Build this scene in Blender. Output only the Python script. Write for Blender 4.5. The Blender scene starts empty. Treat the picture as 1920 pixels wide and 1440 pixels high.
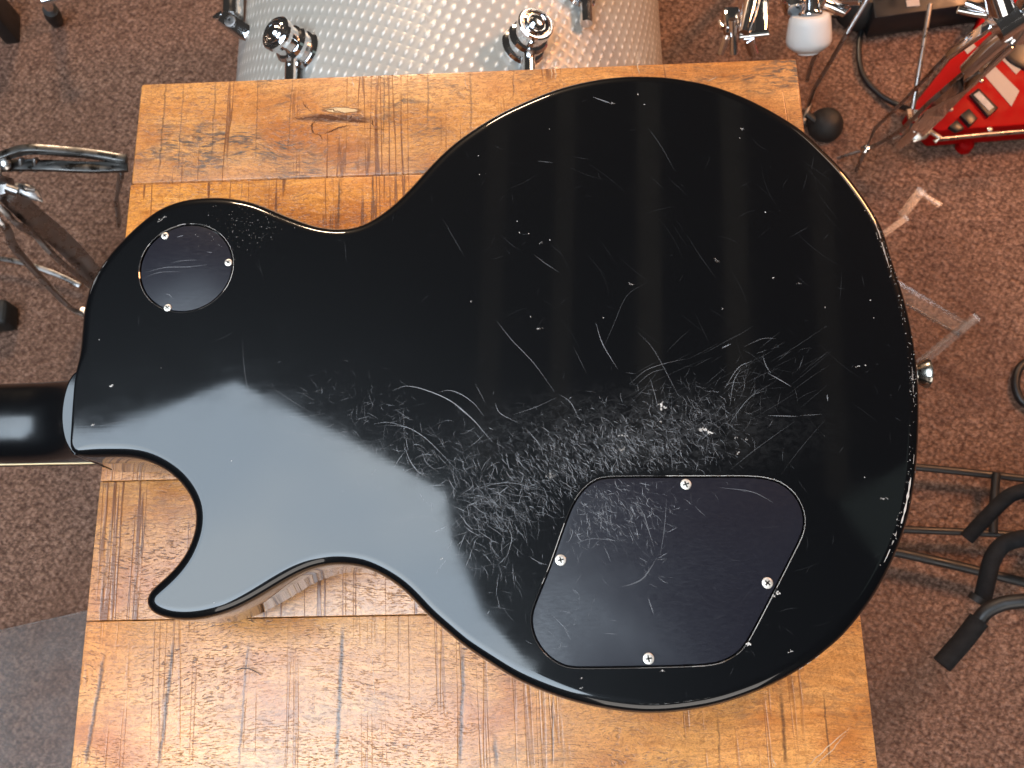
import bpy, bmesh, math, random
import numpy as np
from mathutils import Vector, Matrix

random.seed(7)
rng = np.random.default_rng(11)
SC = bpy.context.scene
COL = SC.collection

# ------------------------------------------------------------------ camera
TABLE_Z = 0.72            # table top above the carpet
BACK_Z = 0.785            # plane of the guitar's back
CAM_Z = BACK_Z + 0.470
F_PX = 1800.0             # focal length in photograph pixels (1920 wide)
ROT = Matrix(((0.99900, 0.02783, 0.03489),
              (-0.01715, 0.96110, -0.27565),
              (-0.04120, 0.27478, 0.96062)))
cam_data = bpy.data.cameras.new('camera')
cam = bpy.data.objects.new('camera', cam_data)
COL.objects.link(cam)
cam.matrix_world = Matrix.Translation((0, 0, CAM_Z)) @ ROT.to_4x4()
cam_data.sensor_width = 36.0
cam_data.lens = 36.0 * F_PX / 1920.0
cam_data.clip_start = 0.01
cam_data.clip_end = 60.0
cam_data.dof.use_dof = True
cam_data.dof.focus_distance = 0.495
cam_data.dof.aperture_fstop = 24.0
SC.camera = cam

# ------------------------------------------------------------------ world, lamps, exposure
world = bpy.data.worlds.new('World')
SC.world = world
world.use_nodes = True
bg = world.node_tree.nodes['Background']
bg.inputs['Color'].default_value = (1.0, 0.90, 0.82, 1)
bg.inputs['Strength'].default_value = 0.04
SC.view_settings.view_transform = 'Standard'
SC.view_settings.look = 'None'
SC.view_settings.exposure = 0.0
SC.view_settings.gamma = 1.0
SC.render.film_transparent = False
SC.cycles.max_bounces = 8
SC.cycles.caustics_reflective = False


def area_lamp(name, loc, target, sx, sy, watts, color, rot=None):
    l = bpy.data.lights.new(name, 'AREA')
    l.shape = 'RECTANGLE'
    l.size, l.size_y = sx, sy
    l.energy = watts
    l.color = color
    o = bpy.data.objects.new(name, l)
    COL.objects.link(o)
    o.location = loc
    if rot is not None:
        o.rotation_euler = rot
    else:
        d = Vector(target) - Vector(loc)
        o.rotation_euler = d.to_track_quat('-Z', 'Y').to_euler()
    return o


# daylight from a window behind the photographer, warm lamp in the far right corner
area_lamp('window_light', (0.7, -2.6, 1.9), (0.5, 0.4, 0.0), 2.2, 1.7, 40, (1.0, 0.93, 0.86))
area_lamp('corner_lamp', (1.25, 1.15, 1.25), (0.7, 0.7, 0.0), 0.30, 0.30, 22, (1.0, 0.42, 0.17))
area_lamp('far_warm_fill', (-0.6, 3.0, 2.3), (-0.3, 0.9, 0.0), 0.5, 0.3, 60, (1.0, 0.72, 0.48))  # unseen warm fill from beyond the drum, brightens the far planks
area_lamp('reflection_panel', (0.98, 0.24, 2.6), None, 0.42, 0.46, 0.16, (0.72, 0.92, 0.86), rot=(0, 0, 0.5))  # added dim panel, mirrored as greenish haze in the lower right lacquer
area_lamp('reflection_panel', (2.1, 2.2, 2.6), None, 1.0, 0.9, 14, (1.0, 0.82, 0.64), rot=(0, 0, 0))  # added overhead panel for bright reflections in the chrome stand
# dim emitters standing in for ceiling beams, added for faint bands in the lacquer
for lx, ly, lw, pw in ((-0.12, 1.10, 0.055, 0.018), (0.06, 1.10, 0.050, 0.020), (0.28, 1.10, 0.060, 0.034), (0.50, 1.10, 0.060, 0.032), (0.72, 1.0, 0.055, 0.020)):
    area_lamp('beam_reflection_strip', (lx, ly, 2.6), None, lw, 1.3, pw, (1.0, 0.86, 0.66), rot=(0, 0, math.radians(-3)))



def ray(px, py):
    return ROT @ Vector(((px - 960) / F_PX, -(py - 720) / F_PX, -1.0))


def P(px, py, z):
    """photograph pixel -> the point at height z that stands there"""
    d = ray(px, py)
    k = (CAM_Z - z) / -d.z
    return Vector((d.x * k, d.y * k, z))


# ------------------------------------------------------------------ node helpers
class NT:
    def __init__(self, name):
        self.m = bpy.data.materials.new(name)
        self.m.use_nodes = True
        self.t = self.m.node_tree
        self.t.nodes.clear()
        self.out = self.t.nodes.new('ShaderNodeOutputMaterial')

    def n(self, kind, **kw):
        nd = self.t.nodes.new('ShaderNode' + kind)
        for k, v in kw.items():
            setattr(nd, k, v)
        return nd

    def l(self, a, b):
        self.t.links.new(a, b)

    def put(self, sock, v):
        if isinstance(v, bpy.types.NodeSocket):
            self.l(v, sock)
        elif v is not None:
            if sock.type == 'RGBA' and len(v) == 3:
                v = (*v, 1)
            sock.default_value = v

    def math(self, op, a, b=None, c=None, clamp=False):
        nd = self.n('Math', operation=op, use_clamp=clamp)
        for i, v in enumerate((a, b, c)):
            if v is not None:
                self.put(nd.inputs[i], v)
        return nd.outputs[0]

    def pos(self):
        return self.n('NewGeometry').outputs['Position']

    def mapped(self, vec, scale=(1, 1, 1), loc=(0, 0, 0), rot=(0, 0, 0)):
        nd = self.n('Mapping')
        self.l(vec, nd.inputs['Vector'])
        nd.inputs['Location'].default_value = loc
        nd.inputs['Scale'].default_value = scale
        nd.inputs['Rotation'].default_value = rot
        return nd.outputs[0]

    def noise(self, vec, scale=1.0, detail=2.0, rough=0.5, dist=0.0):
        nd = self.n('TexNoise')
        self.l(vec, nd.inputs['Vector'])
        nd.inputs['Scale'].default_value = scale
        nd.inputs['Detail'].default_value = detail
        nd.inputs['Roughness'].default_value = rough
        nd.inputs['Distortion'].default_value = dist
        return nd.outputs['Fac']

    def step(self, v, a, b, lo=0.0, hi=1.0):
        nd = self.n('MapRange', interpolation_type='SMOOTHSTEP')
        self.put(nd.inputs['Value'], v)
        for k, x in zip(('From Min', 'From Max', 'To Min', 'To Max'), (a, b, lo, hi)):
            nd.inputs[k].default_value = x
        return nd.outputs[0]

    def mix(self, fac, a, b, mode='MIX'):
        nd = self.n('Mix', data_type='RGBA', blend_type=mode)
        self.put(nd.inputs[0], fac)
        self.put(nd.inputs[6], a)
        self.put(nd.inputs[7], b)
        return nd.outputs[2]

    def bump(self, height, strength, dist, normal=None):
        nd = self.n('Bump')
        self.l(height, nd.inputs['Height'])
        nd.inputs['Strength'].default_value = strength
        nd.inputs['Distance'].default_value = dist
        if normal is not None:
            self.l(normal, nd.inputs['Normal'])
        return nd.outputs[0]

    def principled(self, color, rough=0.5, metal=0.0, normal=None, **kw):
        nd = self.n('BsdfPrincipled')
        self.put(nd.inputs['Base Color'], color)
        self.put(nd.inputs['Roughness'], rough)
        self.put(nd.inputs['Metallic'], metal)
        if normal is not None:
            self.l(normal, nd.inputs['Normal'])
        for k, v in kw.items():
            self.put(nd.inputs[k], v)
        return nd

    def done(self, shader):
        self.l(shader.outputs[0] if hasattr(shader, 'outputs') else shader, self.out.inputs['Surface'])
        return self.m


def plain(name, color, rough=0.5, metal=0.0, var=0.10, bump=0.0, scale=60, **kw):
    t = NT(name)
    p = t.pos()
    nz = t.noise(p, scale, 4, 0.6)
    c = t.mix(nz, tuple(max(0, x * (1 - 2 * var)) for x in color), tuple(min(1, x * (1 + 2 * var)) for x in color))
    r = t.step(t.noise(p, scale * 0.7, 3), 0.3, 0.7, max(0.02, rough * 0.8), min(1, rough * 1.25))
    nrm = t.bump(t.noise(p, scale * 4, 3), bump, 0.001) if bump else None
    return t.done(t.principled(c, r, metal, nrm, **kw))


# ------------------------------------------------------------------ materials
def mat_lacquer(name='black_lacquer', r0=0.040, r1=0.085):
    t = NT(name)
    p = t.pos()
    wob = t.noise(t.mapped(p, (9, 12, 1)), 1.0, 2, 0.4)
    streak = t.noise(t.mapped(p, (22, 900, 1)), 1.0, 3, 0.6)
    h = t.math('ADD', t.math('MULTIPLY', wob, 1.0), t.math('MULTIPLY', streak, 0.018))
    nrm = t.bump(h, 1.0, 0.00009)
    haze = t.noise(t.mapped(p, (40, 60, 1)), 1.0, 5, 0.65)
    r = t.step(haze, 0.35, 0.75, r0, r1)
    # buckle rash: a rubbed, dulled patch across the middle of the back
    mp = t.mapped(p, (1, 1, 1), (-0.040, -0.1075, 0))
    mp = t.mapped(mp, (1 / 0.100, 1 / 0.026, 0.0), rot=(0, 0, -0.17))
    ln_ = t.n('VectorMath', operation='LENGTH'); t.l(mp, ln_.inputs[0])
    rub = t.math('MULTIPLY', t.step(ln_.outputs['Value'], 0.15, 1.25, 1.0, 0.0), t.step(t.noise(t.mapped(p, (220, 300, 1)), 1, 4, 0.7, 0.8), 0.36, 0.66))
    base = t.mix(rub, (0.0014, 0.0018, 0.0025), (0.016, 0.0165, 0.0175))
    r = t.math('MULTIPLY_ADD', rub, 0.16, r)
    return t.done(t.principled(base, 0.36, 0, nrm, **{'IOR': 1.5, 'Specular IOR Level': 0.08, 'Coat Weight': 1.0, 'Coat Roughness': r, 'Coat IOR': 1.5, 'Coat Normal': nrm}))


def mat_cover():
    t = NT('black_plastic_cover')
    p = t.pos()
    wob = t.noise(p, 25, 2, 0.5)
    nrm = t.bump(wob, 0.6, 0.0008)
    fine = t.noise(t.mapped(p, (300, 900, 1)), 1, 4, 0.7)
    r = t.step(fine, 0.3, 0.75, 0.30, 0.42)
    return t.done(t.principled((0.0095, 0.0095, 0.0150), r, 0, nrm, **{'IOR': 1.5, 'Specular IOR Level': 0.32}))


def mat_scratch(name, color, rough=0.45):
    t = NT(name)
    a = t.n('Attribute', attribute_name='tone')
    d = t.principled(color, rough)
    tr = t.n('BsdfTransparent')
    mx = t.n('MixShader')
    t.l(a.outputs['Fac'], mx.inputs[0])
    t.l(tr.outputs[0], mx.inputs[1])
    t.l(d.outputs[0], mx.inputs[2])
    return t.done(mx)


def mat_chrome(name, color=(0.80, 0.80, 0.81), rough=0.09):
    t = NT(name)
    p = t.pos()
    r = t.step(t.noise(p, 70, 4, 0.6), 0.3, 0.75, rough * 0.6, rough * 1.7)
    nrm = t.bump(t.noise(p, 45, 2), 0.25, 0.0008)
    return t.done(t.principled(color, r, 1.0, nrm))


def mat_wood(seed, tan, pale, deep, grey=0.3, pores=0.8, saw=0.8, lines=(), knot=None, rough=0.36):
    """reclaimed mango-wood plank: x runs along the grain, y across"""
    t = NT('plank_wood_%d' % seed)
    p = t.pos()
    off = (seed * 3.17, seed * 1.73, seed * 0.7)
    sep = t.n('SeparateXYZ')
    t.l(p, sep.inputs[0])
    X, Y = sep.outputs[0], sep.outputs[1]
    # wavy fibre direction
    wav = t.noise(t.mapped(p, (11, 20, 1), off), 1, 3, 0.5)
    yw = t.math('ADD', Y, t.math('MULTIPLY', t.math('SUBTRACT', wav, 0.5), 0.030))
    cmb = t.n('CombineXYZ')
    t.l(X, cmb.inputs[0]); t.l(yw, cmb.inputs[1])
    q = cmb.outputs[0]
    broad = t.noise(t.mapped(q, (5, 34, 1), off), 1, 4, 0.55)
    c = t.mix(t.step(broad, 0.30, 0.70), tan, pale)
    blot = t.noise(t.mapped(p, (16, 22, 1), off), 1, 5, 0.6)
    c = t.mix(t.step(blot, 0.46, 0.72, 0, 0.85), c, deep)
    fib = t.noise(t.mapped(q, (26, 560, 1), off), 1, 3, 0.6)
    c = t.mix(t.step(fib, 0.36, 0.68, 0.32, 0.0), c, tuple(x * 0.5 for x in deep))
    # grey weathering, broken up along the fibres
    gm = t.noise(t.mapped(p, (13, 24, 1), (off[1], off[0], 3)), 1, 5, 0.62)
    gf = t.noise(t.mapped(q, (110, 420, 1), off), 1, 4, 0.7, 0.6)
    g = t.math('MULTIPLY', t.step(gm, 0.47, 0.62), t.step(gf, 0.45, 0.58, 0.12, 1.0))
    c = t.mix(t.math('MULTIPLY', g, grey), c, (0.085, 0.066, 0.050))
    # mottled curl
    curl = t.noise(t.mapped(p, (330, 420, 1), off), 1, 3, 0.6, 1.2)
    c = t.mix(t.step(curl, 0.48, 0.64, 0.0, 0.40), c, tuple(x * 0.45 for x in deep))
    fine = t.noise(t.mapped(q, (520, 760, 1), off), 1, 3, 0.6, 1.6)
    c = t.mix(t.step(fine, 0.46, 0.62, 0.0, 0.32), c, tuple(x * 0.40 for x in deep))
    # short dark pores
    pr = t.noise(t.mapped(q, (290, 1350, 1), off), 1, 2, 0.55, 0.35)
    pmask = t.step(t.noise(t.mapped(p, (20, 26, 1), (1, off[0], 2)), 1, 3), 0.36, 0.62, 0.25, 1.0)
    po = t.math('MULTIPLY', t.step(pr, 0.54, 0.66), pmask)
    c = t.mix(t.math('MULTIPLY', po, pores), c, (0.095, 0.034, 0.013))
    # saw kerf marks square to the plank
    xs = t.math('ADD', X, t.math('MULTIPLY', Y, 0.03))
    cx = t.n('CombineXYZ')
    t.l(t.math('MULTIPLY', xs, 62), cx.inputs[0])
    t.l(t.math('MULTIPLY', Y, 1.6), cx.inputs[1])
    cx.inputs[2].default_value = seed * 5.3
    sn = t.noise(cx.outputs[0], 1, 3, 0.7)
    thin = t.step(t.math('ABSOLUTE', t.math('SUBTRACT', sn, 0.53)), 0.004, 0.018, 1.0, 0.0)
    sm = t.noise(t.mapped(p, (22, 13, 1), (off[0], 9, 1)), 1, 3, 0.6)
    sl = t.math('MULTIPLY', thin, t.step(sm, 0.40, 0.56))
    c = t.mix(t.math('MULTIPLY', sl, saw), c, (0.17, 0.052, 0.012))
    band = t.math('MULTIPLY', t.step(sn, 0.55, 0.68), t.step(sm, 0.48, 0.66))
    c = t.mix(t.math('MULTIPLY', band, 0.5 * saw), c, (0.30, 0.11, 0.028))
    relief = t.math('ADD', po, t.math('MULTIPLY', sl, 0.7))
    # single dark cuts: (x at y0, y0, x at y1, y1, half width, strength)
    wig = t.math('MULTIPLY', t.math('SUBTRACT', t.noise(t.mapped(p, (60, 130, 1)), 1, 3, 0.6), 0.5), 0.0026)
    for (x0, y0, x1, y1, hw, st) in lines:
        k = (x1 - x0) / (y1 - y0)
        xc = t.math('MULTIPLY_ADD', t.math('SUBTRACT', Y, y0), k, x0)
        d = t.math('ABSOLUTE', t.math('ADD', t.math('SUBTRACT', X, xc), wig))
        m = t.step(d, hw * 0.10, hw * 1.1, 1.0, 0.0)
        lo, hi = min(y0, y1), max(y0, y1)
        m = t.math('MULTIPLY', m, t.step(Y, lo - 0.002, lo + 0.008))
        m = t.math('MULTIPLY', m, t.step(Y, hi - 0.012, hi + 0.002, 1.0, 0.0))
        rough_edge = t.step(t.noise(t.mapped(p, (500, 900, 1)), 1, 3), 0.30, 0.55, 0.72, 1.0)
        m = t.math('MULTIPLY', m, t.math('MULTIPLY', rough_edge, st))
        c = t.mix(m, c, (0.040, 0.017, 0.011))
        relief = t.math('ADD', relief, t.math('MULTIPLY', m, 0.35))
    if knot:
        kx, ky = knot
        wy = t.math('SUBTRACT', t.math('SUBTRACT', Y, ky), t.math('MULTIPLY', t.math('SUBTRACT', X, kx), -0.06))
        wy = t.math('ADD', wy, t.math('MULTIPLY', wig, 1.0))
        ax = t.math('DIVIDE', t.math('SUBTRACT', X, kx), 0.030)
        ay = t.math('DIVIDE', wy, 0.0042)
        rr = t.math('ADD', t.math('MULTIPLY', ax, ax), t.math('MULTIPLY', ay, ay))
        core = t.math('MULTIPLY', t.step(rr, 0.15, 1.0, 1.0, 0.0), t.step(gf, 0.30, 0.52, 0.45, 1.0))
        c = t.mix(core, c, (0.095, 0.030, 0.010))
        # pale chip above it
        ux = t.math('DIVIDE', t.math('SUBTRACT', X, kx + 0.004), 0.0115)
        uy = t.math('DIVIDE', t.math('SUBTRACT', wy, 0.0062), 0.0021)
        ur = t.math('ADD', t.math('MULTIPLY', ux, ux), t.math('MULTIPLY', uy, uy))
        c = t.mix(t.step(ur, 0.9, 1.7, 0.8, 0.0), c, (0.12, 0.045, 0.015))
        c = t.mix(t.step(ur, 0.5, 1.0, 1.0, 0.0), c, (0.62, 0.40, 0.20))
        relief = t.math('ADD', relief, core)
    relief = t.math('ADD', relief, t.math('MULTIPLY', fib, 0.35))
    nrm = t.bump(t.math('MULTIPLY', relief, -1.0), 0.42, 0.0004)
    r = t.step(t.math('ADD', t.math('MULTIPLY', gf, 0.5), t.math('MULTIPLY', po, 0.3)), 0.15, 0.6, rough - 0.05, rough + 0.18)
    return t.done(t.principled(c, r, 0, nrm, **{'IOR': 1.5, 'Coat Weight': 0.5, 'Coat Roughness': 0.27, 'Coat Normal': nrm}))


def mat_carpet():
    t = NT('loop_pile_carpet')
    p = t.pos()
    warp = t.noise(p, 40, 2)
    q = t.n('VectorMath', operation='ADD')
    t.l(p, q.inputs[0])
    wv = t.n('TexNoise'); t.l(p, wv.inputs['Vector']); wv.inputs['Scale'].default_value = 90
    sc = t.n('VectorMath', operation='SCALE'); t.l(wv.outputs['Color'], sc.inputs[0]); sc.inputs['Scale'].default_value = 0.006
    t.l(sc.outputs[0], q.inputs[1])
    v = t.n('TexVoronoi', feature='F1')
    t.l(t.mapped(q.outputs[0], (150, 112, 1), rot=(0, 0, 0.62)), v.inputs['Vector'])
    v.inputs['Scale'].default_value = 1.0
    v.inputs['Randomness'].default_value = 0.45
    d = v.outputs['Distance']
    hgt = t.step(d, 0.1, 0.75, 1.0, 0.0)
    cell = t.n('SeparateColor'); t.l(v.outputs['Color'], cell.inputs[0])
    fib = t.noise(t.mapped(p, (230, 400, 1), rot=(0, 0, 0.9)), 1, 3, 0.6, 1.2)
    tuft = t.noise(t.mapped(p, (115, 190, 1), rot=(0, 0, -0.5)), 1, 3, 0.55, 1.0)
    lift = t.math('ADD', t.math('MULTIPLY', hgt, 0.52), t.math('MULTIPLY', t.step(tuft, 0.34, 0.64), 0.52), clamp=True)
    c = t.mix(lift, (0.070, 0.037, 0.027), (0.350, 0.208, 0.150))
    c = t.mix(t.step(fib, 0.36, 0.56, 0.60, 0.0), c, (0.058, 0.029, 0.020))
    c = t.mix(t.step(fib, 0.56, 0.72, 0.0, 0.40), c, (0.49, 0.325, 0.255))
    soil = t.noise(p, 4.0, 4, 0.6)
    c = t.mix(t.step(soil, 0.38, 0.68, 0.0, 0.40), c, (0.105, 0.052, 0.034))
    h = t.math('ADD', lift, t.math('MULTIPLY', fib, 0.4))
    nrm = t.bump(h, 0.8, 0.0032)
    return t.done(t.principled(c, 0.95, 0, nrm, **{'Specular IOR Level': 0.15}))


def mat_drum_wrap():
    """silver-white moulded wrap: a slanted lattice of little pyramids"""
    t = NT('silver_white_drum_wrap')
    uv = t.n('UVMap').outputs[0]
    u = t.mapped(uv, (1, 1, 1), rot=(0, 0, 0.42))
    sep = t.n('SeparateXYZ'); t.l(u, sep.inputs[0])
    def tri(s, per):
        return t.math('MULTIPLY', t.math('PINGPONG', s, per), 1 / per)
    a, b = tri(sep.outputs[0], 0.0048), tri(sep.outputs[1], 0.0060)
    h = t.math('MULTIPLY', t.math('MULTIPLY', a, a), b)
    glint = t.step(h, 0.22, 0.80)
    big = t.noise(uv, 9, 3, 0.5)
    c = t.mix(glint, (0.43, 0.415, 0.38), (0.92, 0.90, 0.86))  # glints of the pyramids painted into the colour as pale spots
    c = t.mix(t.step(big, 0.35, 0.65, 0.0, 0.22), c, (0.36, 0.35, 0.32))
    nrm = t.bump(h, 0.7, 0.0014)
    return t.done(t.principled(c, 0.34, 0.10, nrm, **{'Coat Weight': 0.25, 'Coat Roughness': 0.08}))


def mat_clear(name, tint=(0.96, 0.95, 0.94), rough=0.12, solid=0.10, haze=(0.5, 0.46, 0.43), ior=1.45):
    """thin clear acrylic: see-through with surface gloss and a little haze"""
    t = NT(name)
    p = t.pos()
    tr = t.n('BsdfTransparent'); tr.inputs[0].default_value = (*tint, 1)
    gl = t.principled((0, 0, 0), rough, 0)
    df = t.n('BsdfDiffuse'); df.inputs[0].default_value = (*haze, 1)
    m1 = t.n('MixShader'); t.l(t.step(t.noise(p, 25, 3), 0.3, 0.7, solid * 0.7, solid * 1.3), m1.inputs[0])
    t.l(tr.outputs[0], m1.inputs[1]); t.l(df.outputs[0], m1.inputs[2])
    g = t.n('BsdfGlossy'); g.inputs['Roughness'].default_value = rough
    fr = t.n('Fresnel'); fr.inputs['IOR'].default_value = ior
    m2 = t.n('MixShader'); t.l(fr.outputs[0], m2.inputs[0]); t.l(m1.outputs[0], m2.inputs[1]); t.l(g.outputs[0], m2.inputs[2])
    t.t.nodes.remove(gl)
    return t.done(m2)


M = {}
M['lacquer'] = mat_lacquer()
M['neck'] = mat_lacquer('worn_neck_lacquer', 0.17, 0.26)
M['cover'] = mat_cover()
M['scratch'] = mat_scratch('pale_scratch', (0.34, 0.35, 0.37))
M['chip'] = mat_scratch('pale_chip_and_glint', (0.62, 0.58, 0.54), 0.5)
M['nickel'] = mat_chrome('aged_nickel', (0.78, 0.74, 0.68), 0.28)
M['button'] = mat_chrome('tarnished_nickel', (0.30, 0.28, 0.25), 0.26)
M['chrome'] = mat_chrome('chrome', (0.80, 0.80, 0.81), 0.09)
M['steel'] = mat_chrome('dull_steel', (0.36, 0.34, 0.33), 0.32)
M['dark_steel'] = mat_chrome('dark_steel', (0.13, 0.125, 0.12), 0.30)
M['rubber'] = plain('black_rubber', (0.010, 0.010, 0.010), 0.6, bump=0.2)
M['screw'] = plain('worn_nickel_screw', (0.80, 0.74, 0.66), 0.42, 0.75, var=0.12, scale=900)
M['recess'] = plain('screw_recess', (0.05, 0.045, 0.04), 0.5, 0.6)
M['black_tube'] = plain('black_painted_tube', (0.012, 0.012, 0.013), 0.42, bump=0.1)
M['foam'] = plain('black_foam', (0.012, 0.012, 0.013), 0.9, bump=0.6, scale=150, **{'Specular IOR Level': 0.2})
M['red'] = plain('red_enamel', (0.30, 0.0012, 0.0016), 0.55, var=0.05, **{'Specular IOR Level': 0.12})
M['paper'] = plain('pale_label', (0.40, 0.33, 0.29), 0.7, var=0.08, scale=900)
M['black_plastic'] = plain('black_plastic', (0.012, 0.012, 0.013), 0.35)
M['grey_plastic'] = plain('grey_plastic', (0.30, 0.30, 0.31), 0.4, scale=200, var=0.3)
M['beater'] = plain('white_plastic', (0.60, 0.59, 0.58), 0.4, var=0.02)
M['cream'] = plain('cream_binding', (0.70, 0.52, 0.26), 0.3, var=0.04)
M['rosewood'] = plain('dark_fretboard', (0.035, 0.020, 0.014), 0.5, scale=200)
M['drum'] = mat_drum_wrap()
M['dark_inside'] = plain('drum_head', (0.55, 0.54, 0.50), 0.5)
M['carpet'] = mat_carpet()
M['acrylic'] = mat_clear('clear_acrylic')
M['acrylic_edge'] = mat_clear('acrylic_edge', solid=0.14, haze=(0.66, 0.56, 0.50), rough=0.2)
M['mat'] = mat_clear('clear_floor_mat', (0.97, 0.97, 0.975), 0.42, 0.11, (0.36, 0.35, 0.35), 1.16)
M['leg_wood'] = plain('table_leg_wood', (0.26, 0.13, 0.05), 0.5, scale=30, var=0.25, bump=0.2)
M['hair'] = plain('dark_hair', (0.02, 0.012, 0.008), 0.4)


# ------------------------------------------------------------------ mesh helpers
class MB:
    """collects vertices and faces in world coordinates; build() links ONE mesh object"""
    def __init__(self):
        self.v, self.f, self.mi = [], [], []

    def add(self, verts, faces, mi=0):
        b = len(self.v)
        self.v += [tuple(x) for x in verts]
        self.f += [tuple(b + i for i in f) for f in faces]
        self.mi += [mi] * len(faces)
        return self

    def frame(self, d):
        d = Vector(d).normalized()
        a = Vector((0, 0, 1)) if abs(d.z) < 0.9 else Vector((1, 0, 0))
        x = d.cross(a).normalized()
        return x, d.cross(x).normalized(), d

    def tube(self, pts, r, n=12, cap=True, flat=1.0, up=None, mi=0):
        """swept tube; r number or list; flat squashes the section along its second axis"""
        pts = [Vector(p) for p in pts]
        rs = r if isinstance(r, (list, tuple)) else [r] * len(pts)
        rings, prev = [], None
        for i, p in enumerate(pts):
            a = pts[max(0, i - 1)]; b = pts[min(len(pts) - 1, i + 1)]
            d = (b - a).normalized()
            if up is not None:
                y = Vector(up) - d * d.dot(Vector(up)); y.normalize(); x = y.cross(d)
            elif prev is None:
                x, y, _ = self.frame(d)
            else:
                x = (prev - d * prev.dot(d)).normalized(); y = d.cross(x)
            prev = x
            rings.append([p + (x * math.cos(2 * math.pi * k / n) + y * math.sin(2 * math.pi * k / n) * flat) * rs[i] for k in range(n)])
        vs = [q for rg in rings for q in rg]
        fs = []
        for i in range(len(pts) - 1):
            for k in range(n):
                k2 = (k + 1) % n
                fs.append((i * n + k, i * n + k2, (i + 1) * n + k2, (i + 1) * n + k))
        if cap:
            fs.append(tuple(reversed(range(n))))
            fs.append(tuple((len(pts) - 1) * n + k for k in range(n)))
        return self.add(vs, fs, mi)

    def strip(self, pts, w, th, up=(0, 0, 1), mi=0):
        """flat bar of width w and thickness th along a path"""
        pts = [Vector(p) for p in pts]
        vs, fs = [], []
        for i, p in enumerate(pts):
            d = (pts[min(len(pts) - 1, i + 1)] - pts[max(0, i - 1)]).normalized()
            y = Vector(up) - d * d.dot(Vector(up)); y.normalize(); x = d.cross(y)
            ww = w[i] if isinstance(w, (list, tuple)) else w
            for sx, sy in ((-1, -1), (1, -1), (1, 1), (-1, 1)):
                vs.append(p + x * sx * ww / 2 + y * sy * th / 2)
        for i in range(len(pts) - 1):
            for k in range(4):
                k2 = (k + 1) % 4
                fs.append((i * 4 + k, i * 4 + k2, i * 4 + 4 + k2, i * 4 + 4 + k))
        fs.append((3, 2, 1, 0)); e = (len(pts) - 1) * 4; fs.append((e, e + 1, e + 2, e + 3))
        return self.add(vs, fs, mi)

    def lathe(self, origin, axis, prof, n=28, mi=0):
        """prof: list of (distance along axis, radius)"""
        x, y, d = self.frame(axis)
        o = Vector(origin)
        vs, fs = [], []
        for h, r in prof:
            for k in range(n):
                a = 2 * math.pi * k / n
                vs.append(o + d * h + (x * math.cos(a) + y * math.sin(a)) * max(r, 1e-6))
        for i in range(len(prof) - 1):
            for k in range(n):
                k2 = (k + 1) % n
                fs.append((i * n + k, i * n + k2, (i + 1) * n + k2, (i + 1) * n + k))
        fs.append(tuple(reversed(range(n))))
        fs.append(tuple((len(prof) - 1) * n + k for k in range(n)))
        return self.add(vs, fs, mi)

    def prism(self, poly, z0, z1, mi=0):
        n = len(poly)
        area = sum(poly[i][0] * poly[(i + 1) % n][1] - poly[(i + 1) % n][0] * poly[i][1] for i in range(n))
        if area < 0:
            poly = list(reversed(poly))
        vs = [(p[0], p[1], z0) for p in poly] + [(p[0], p[1], z1) for p in poly]
        fs = [tuple(reversed(range(n))), tuple(range(n, 2 * n))]
        fs += [(i, (i + 1) % n, n + (i + 1) % n, n + i) for i in range(n)]
        return self.add(vs, fs, mi)

    def box(self, c, size, rotz=0.0, mi=0, axes=None):
        c = Vector(c)
        if axes is None:
            ca, sa = math.cos(rotz), math.sin(rotz)
            axes = (Vector((ca, sa, 0)), Vector((-sa, ca, 0)), Vector((0, 0, 1)))
        hx, hy, hz = (s / 2 for s in size)
        vs = [c + axes[0] * sx * hx + axes[1] * sy * hy + axes[2] * sz * hz for sz in (-1, 1) for sx, sy in ((-1, -1), (1, -1), (1, 1), (-1, 1))]
        fs = [(3, 2, 1, 0), (4, 5, 6, 7)] + [(i, (i + 1) % 4, 4 + (i + 1) % 4, 4 + i) for i in range(4)]
        return self.add(vs, fs, mi)

    def build(self, name, mats, parent=None, smooth=True, bevel=0.0, seg=2, angle=35):
        if not isinstance(mats, (list, tuple)):
            mats = [mats]
        org = Vector((0, 0, 0))
        q = parent
        while q is not None:
            org = org + Vector(q.location); q = q.parent
        me = bpy.data.meshes.new(name)
        me.from_pydata([tuple(Vector(v) - org) for v in self.v], [], self.f)
        for m in mats:
            me.materials.append(m)
        me.polygons.foreach_set('material_index', self.mi)
        bm = bmesh.new(); bm.from_mesh(me)
        if not bevel:
            bmesh.ops.recalc_face_normals(bm, faces=bm.faces)
            bm.to_mesh(me); bm.free()
        else:
            bmesh.ops.remove_doubles(bm, verts=bm.verts, dist=1e-6)
            es = [e for e in bm.edges if len(e.link_faces) == 2 and e.calc_face_angle(0) > math.radians(30)]
            bmesh.ops.bevel(bm, geom=es, offset=bevel, segments=seg, profile=0.5, affect='EDGES')
            bmesh.ops.recalc_face_normals(bm, faces=bm.faces)
            bm.to_mesh(me); bm.free()
            angle = min(angle, 24)
        if smooth:
            me.shade_smooth()
            me.set_sharp_from_angle(angle=math.radians(angle))
        me.update()
        o = bpy.data.objects.new(name, me)
        COL.objects.link(o)
        o.parent = parent
        return o


def thing(name, label, cat, loc, group=None):
    o = bpy.data.objects.new(name, None)
    COL.objects.link(o)
    o.location = loc
    o.empty_display_size = 0.02
    tag(o, label, cat, group)
    return o


def tag(o, label, cat, group=None):
    o['label'] = label
    o['category'] = cat
    if group:
        o['group'] = group
    return o


def structure(o):
    o['kind'] = 'structure'
    return o


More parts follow.
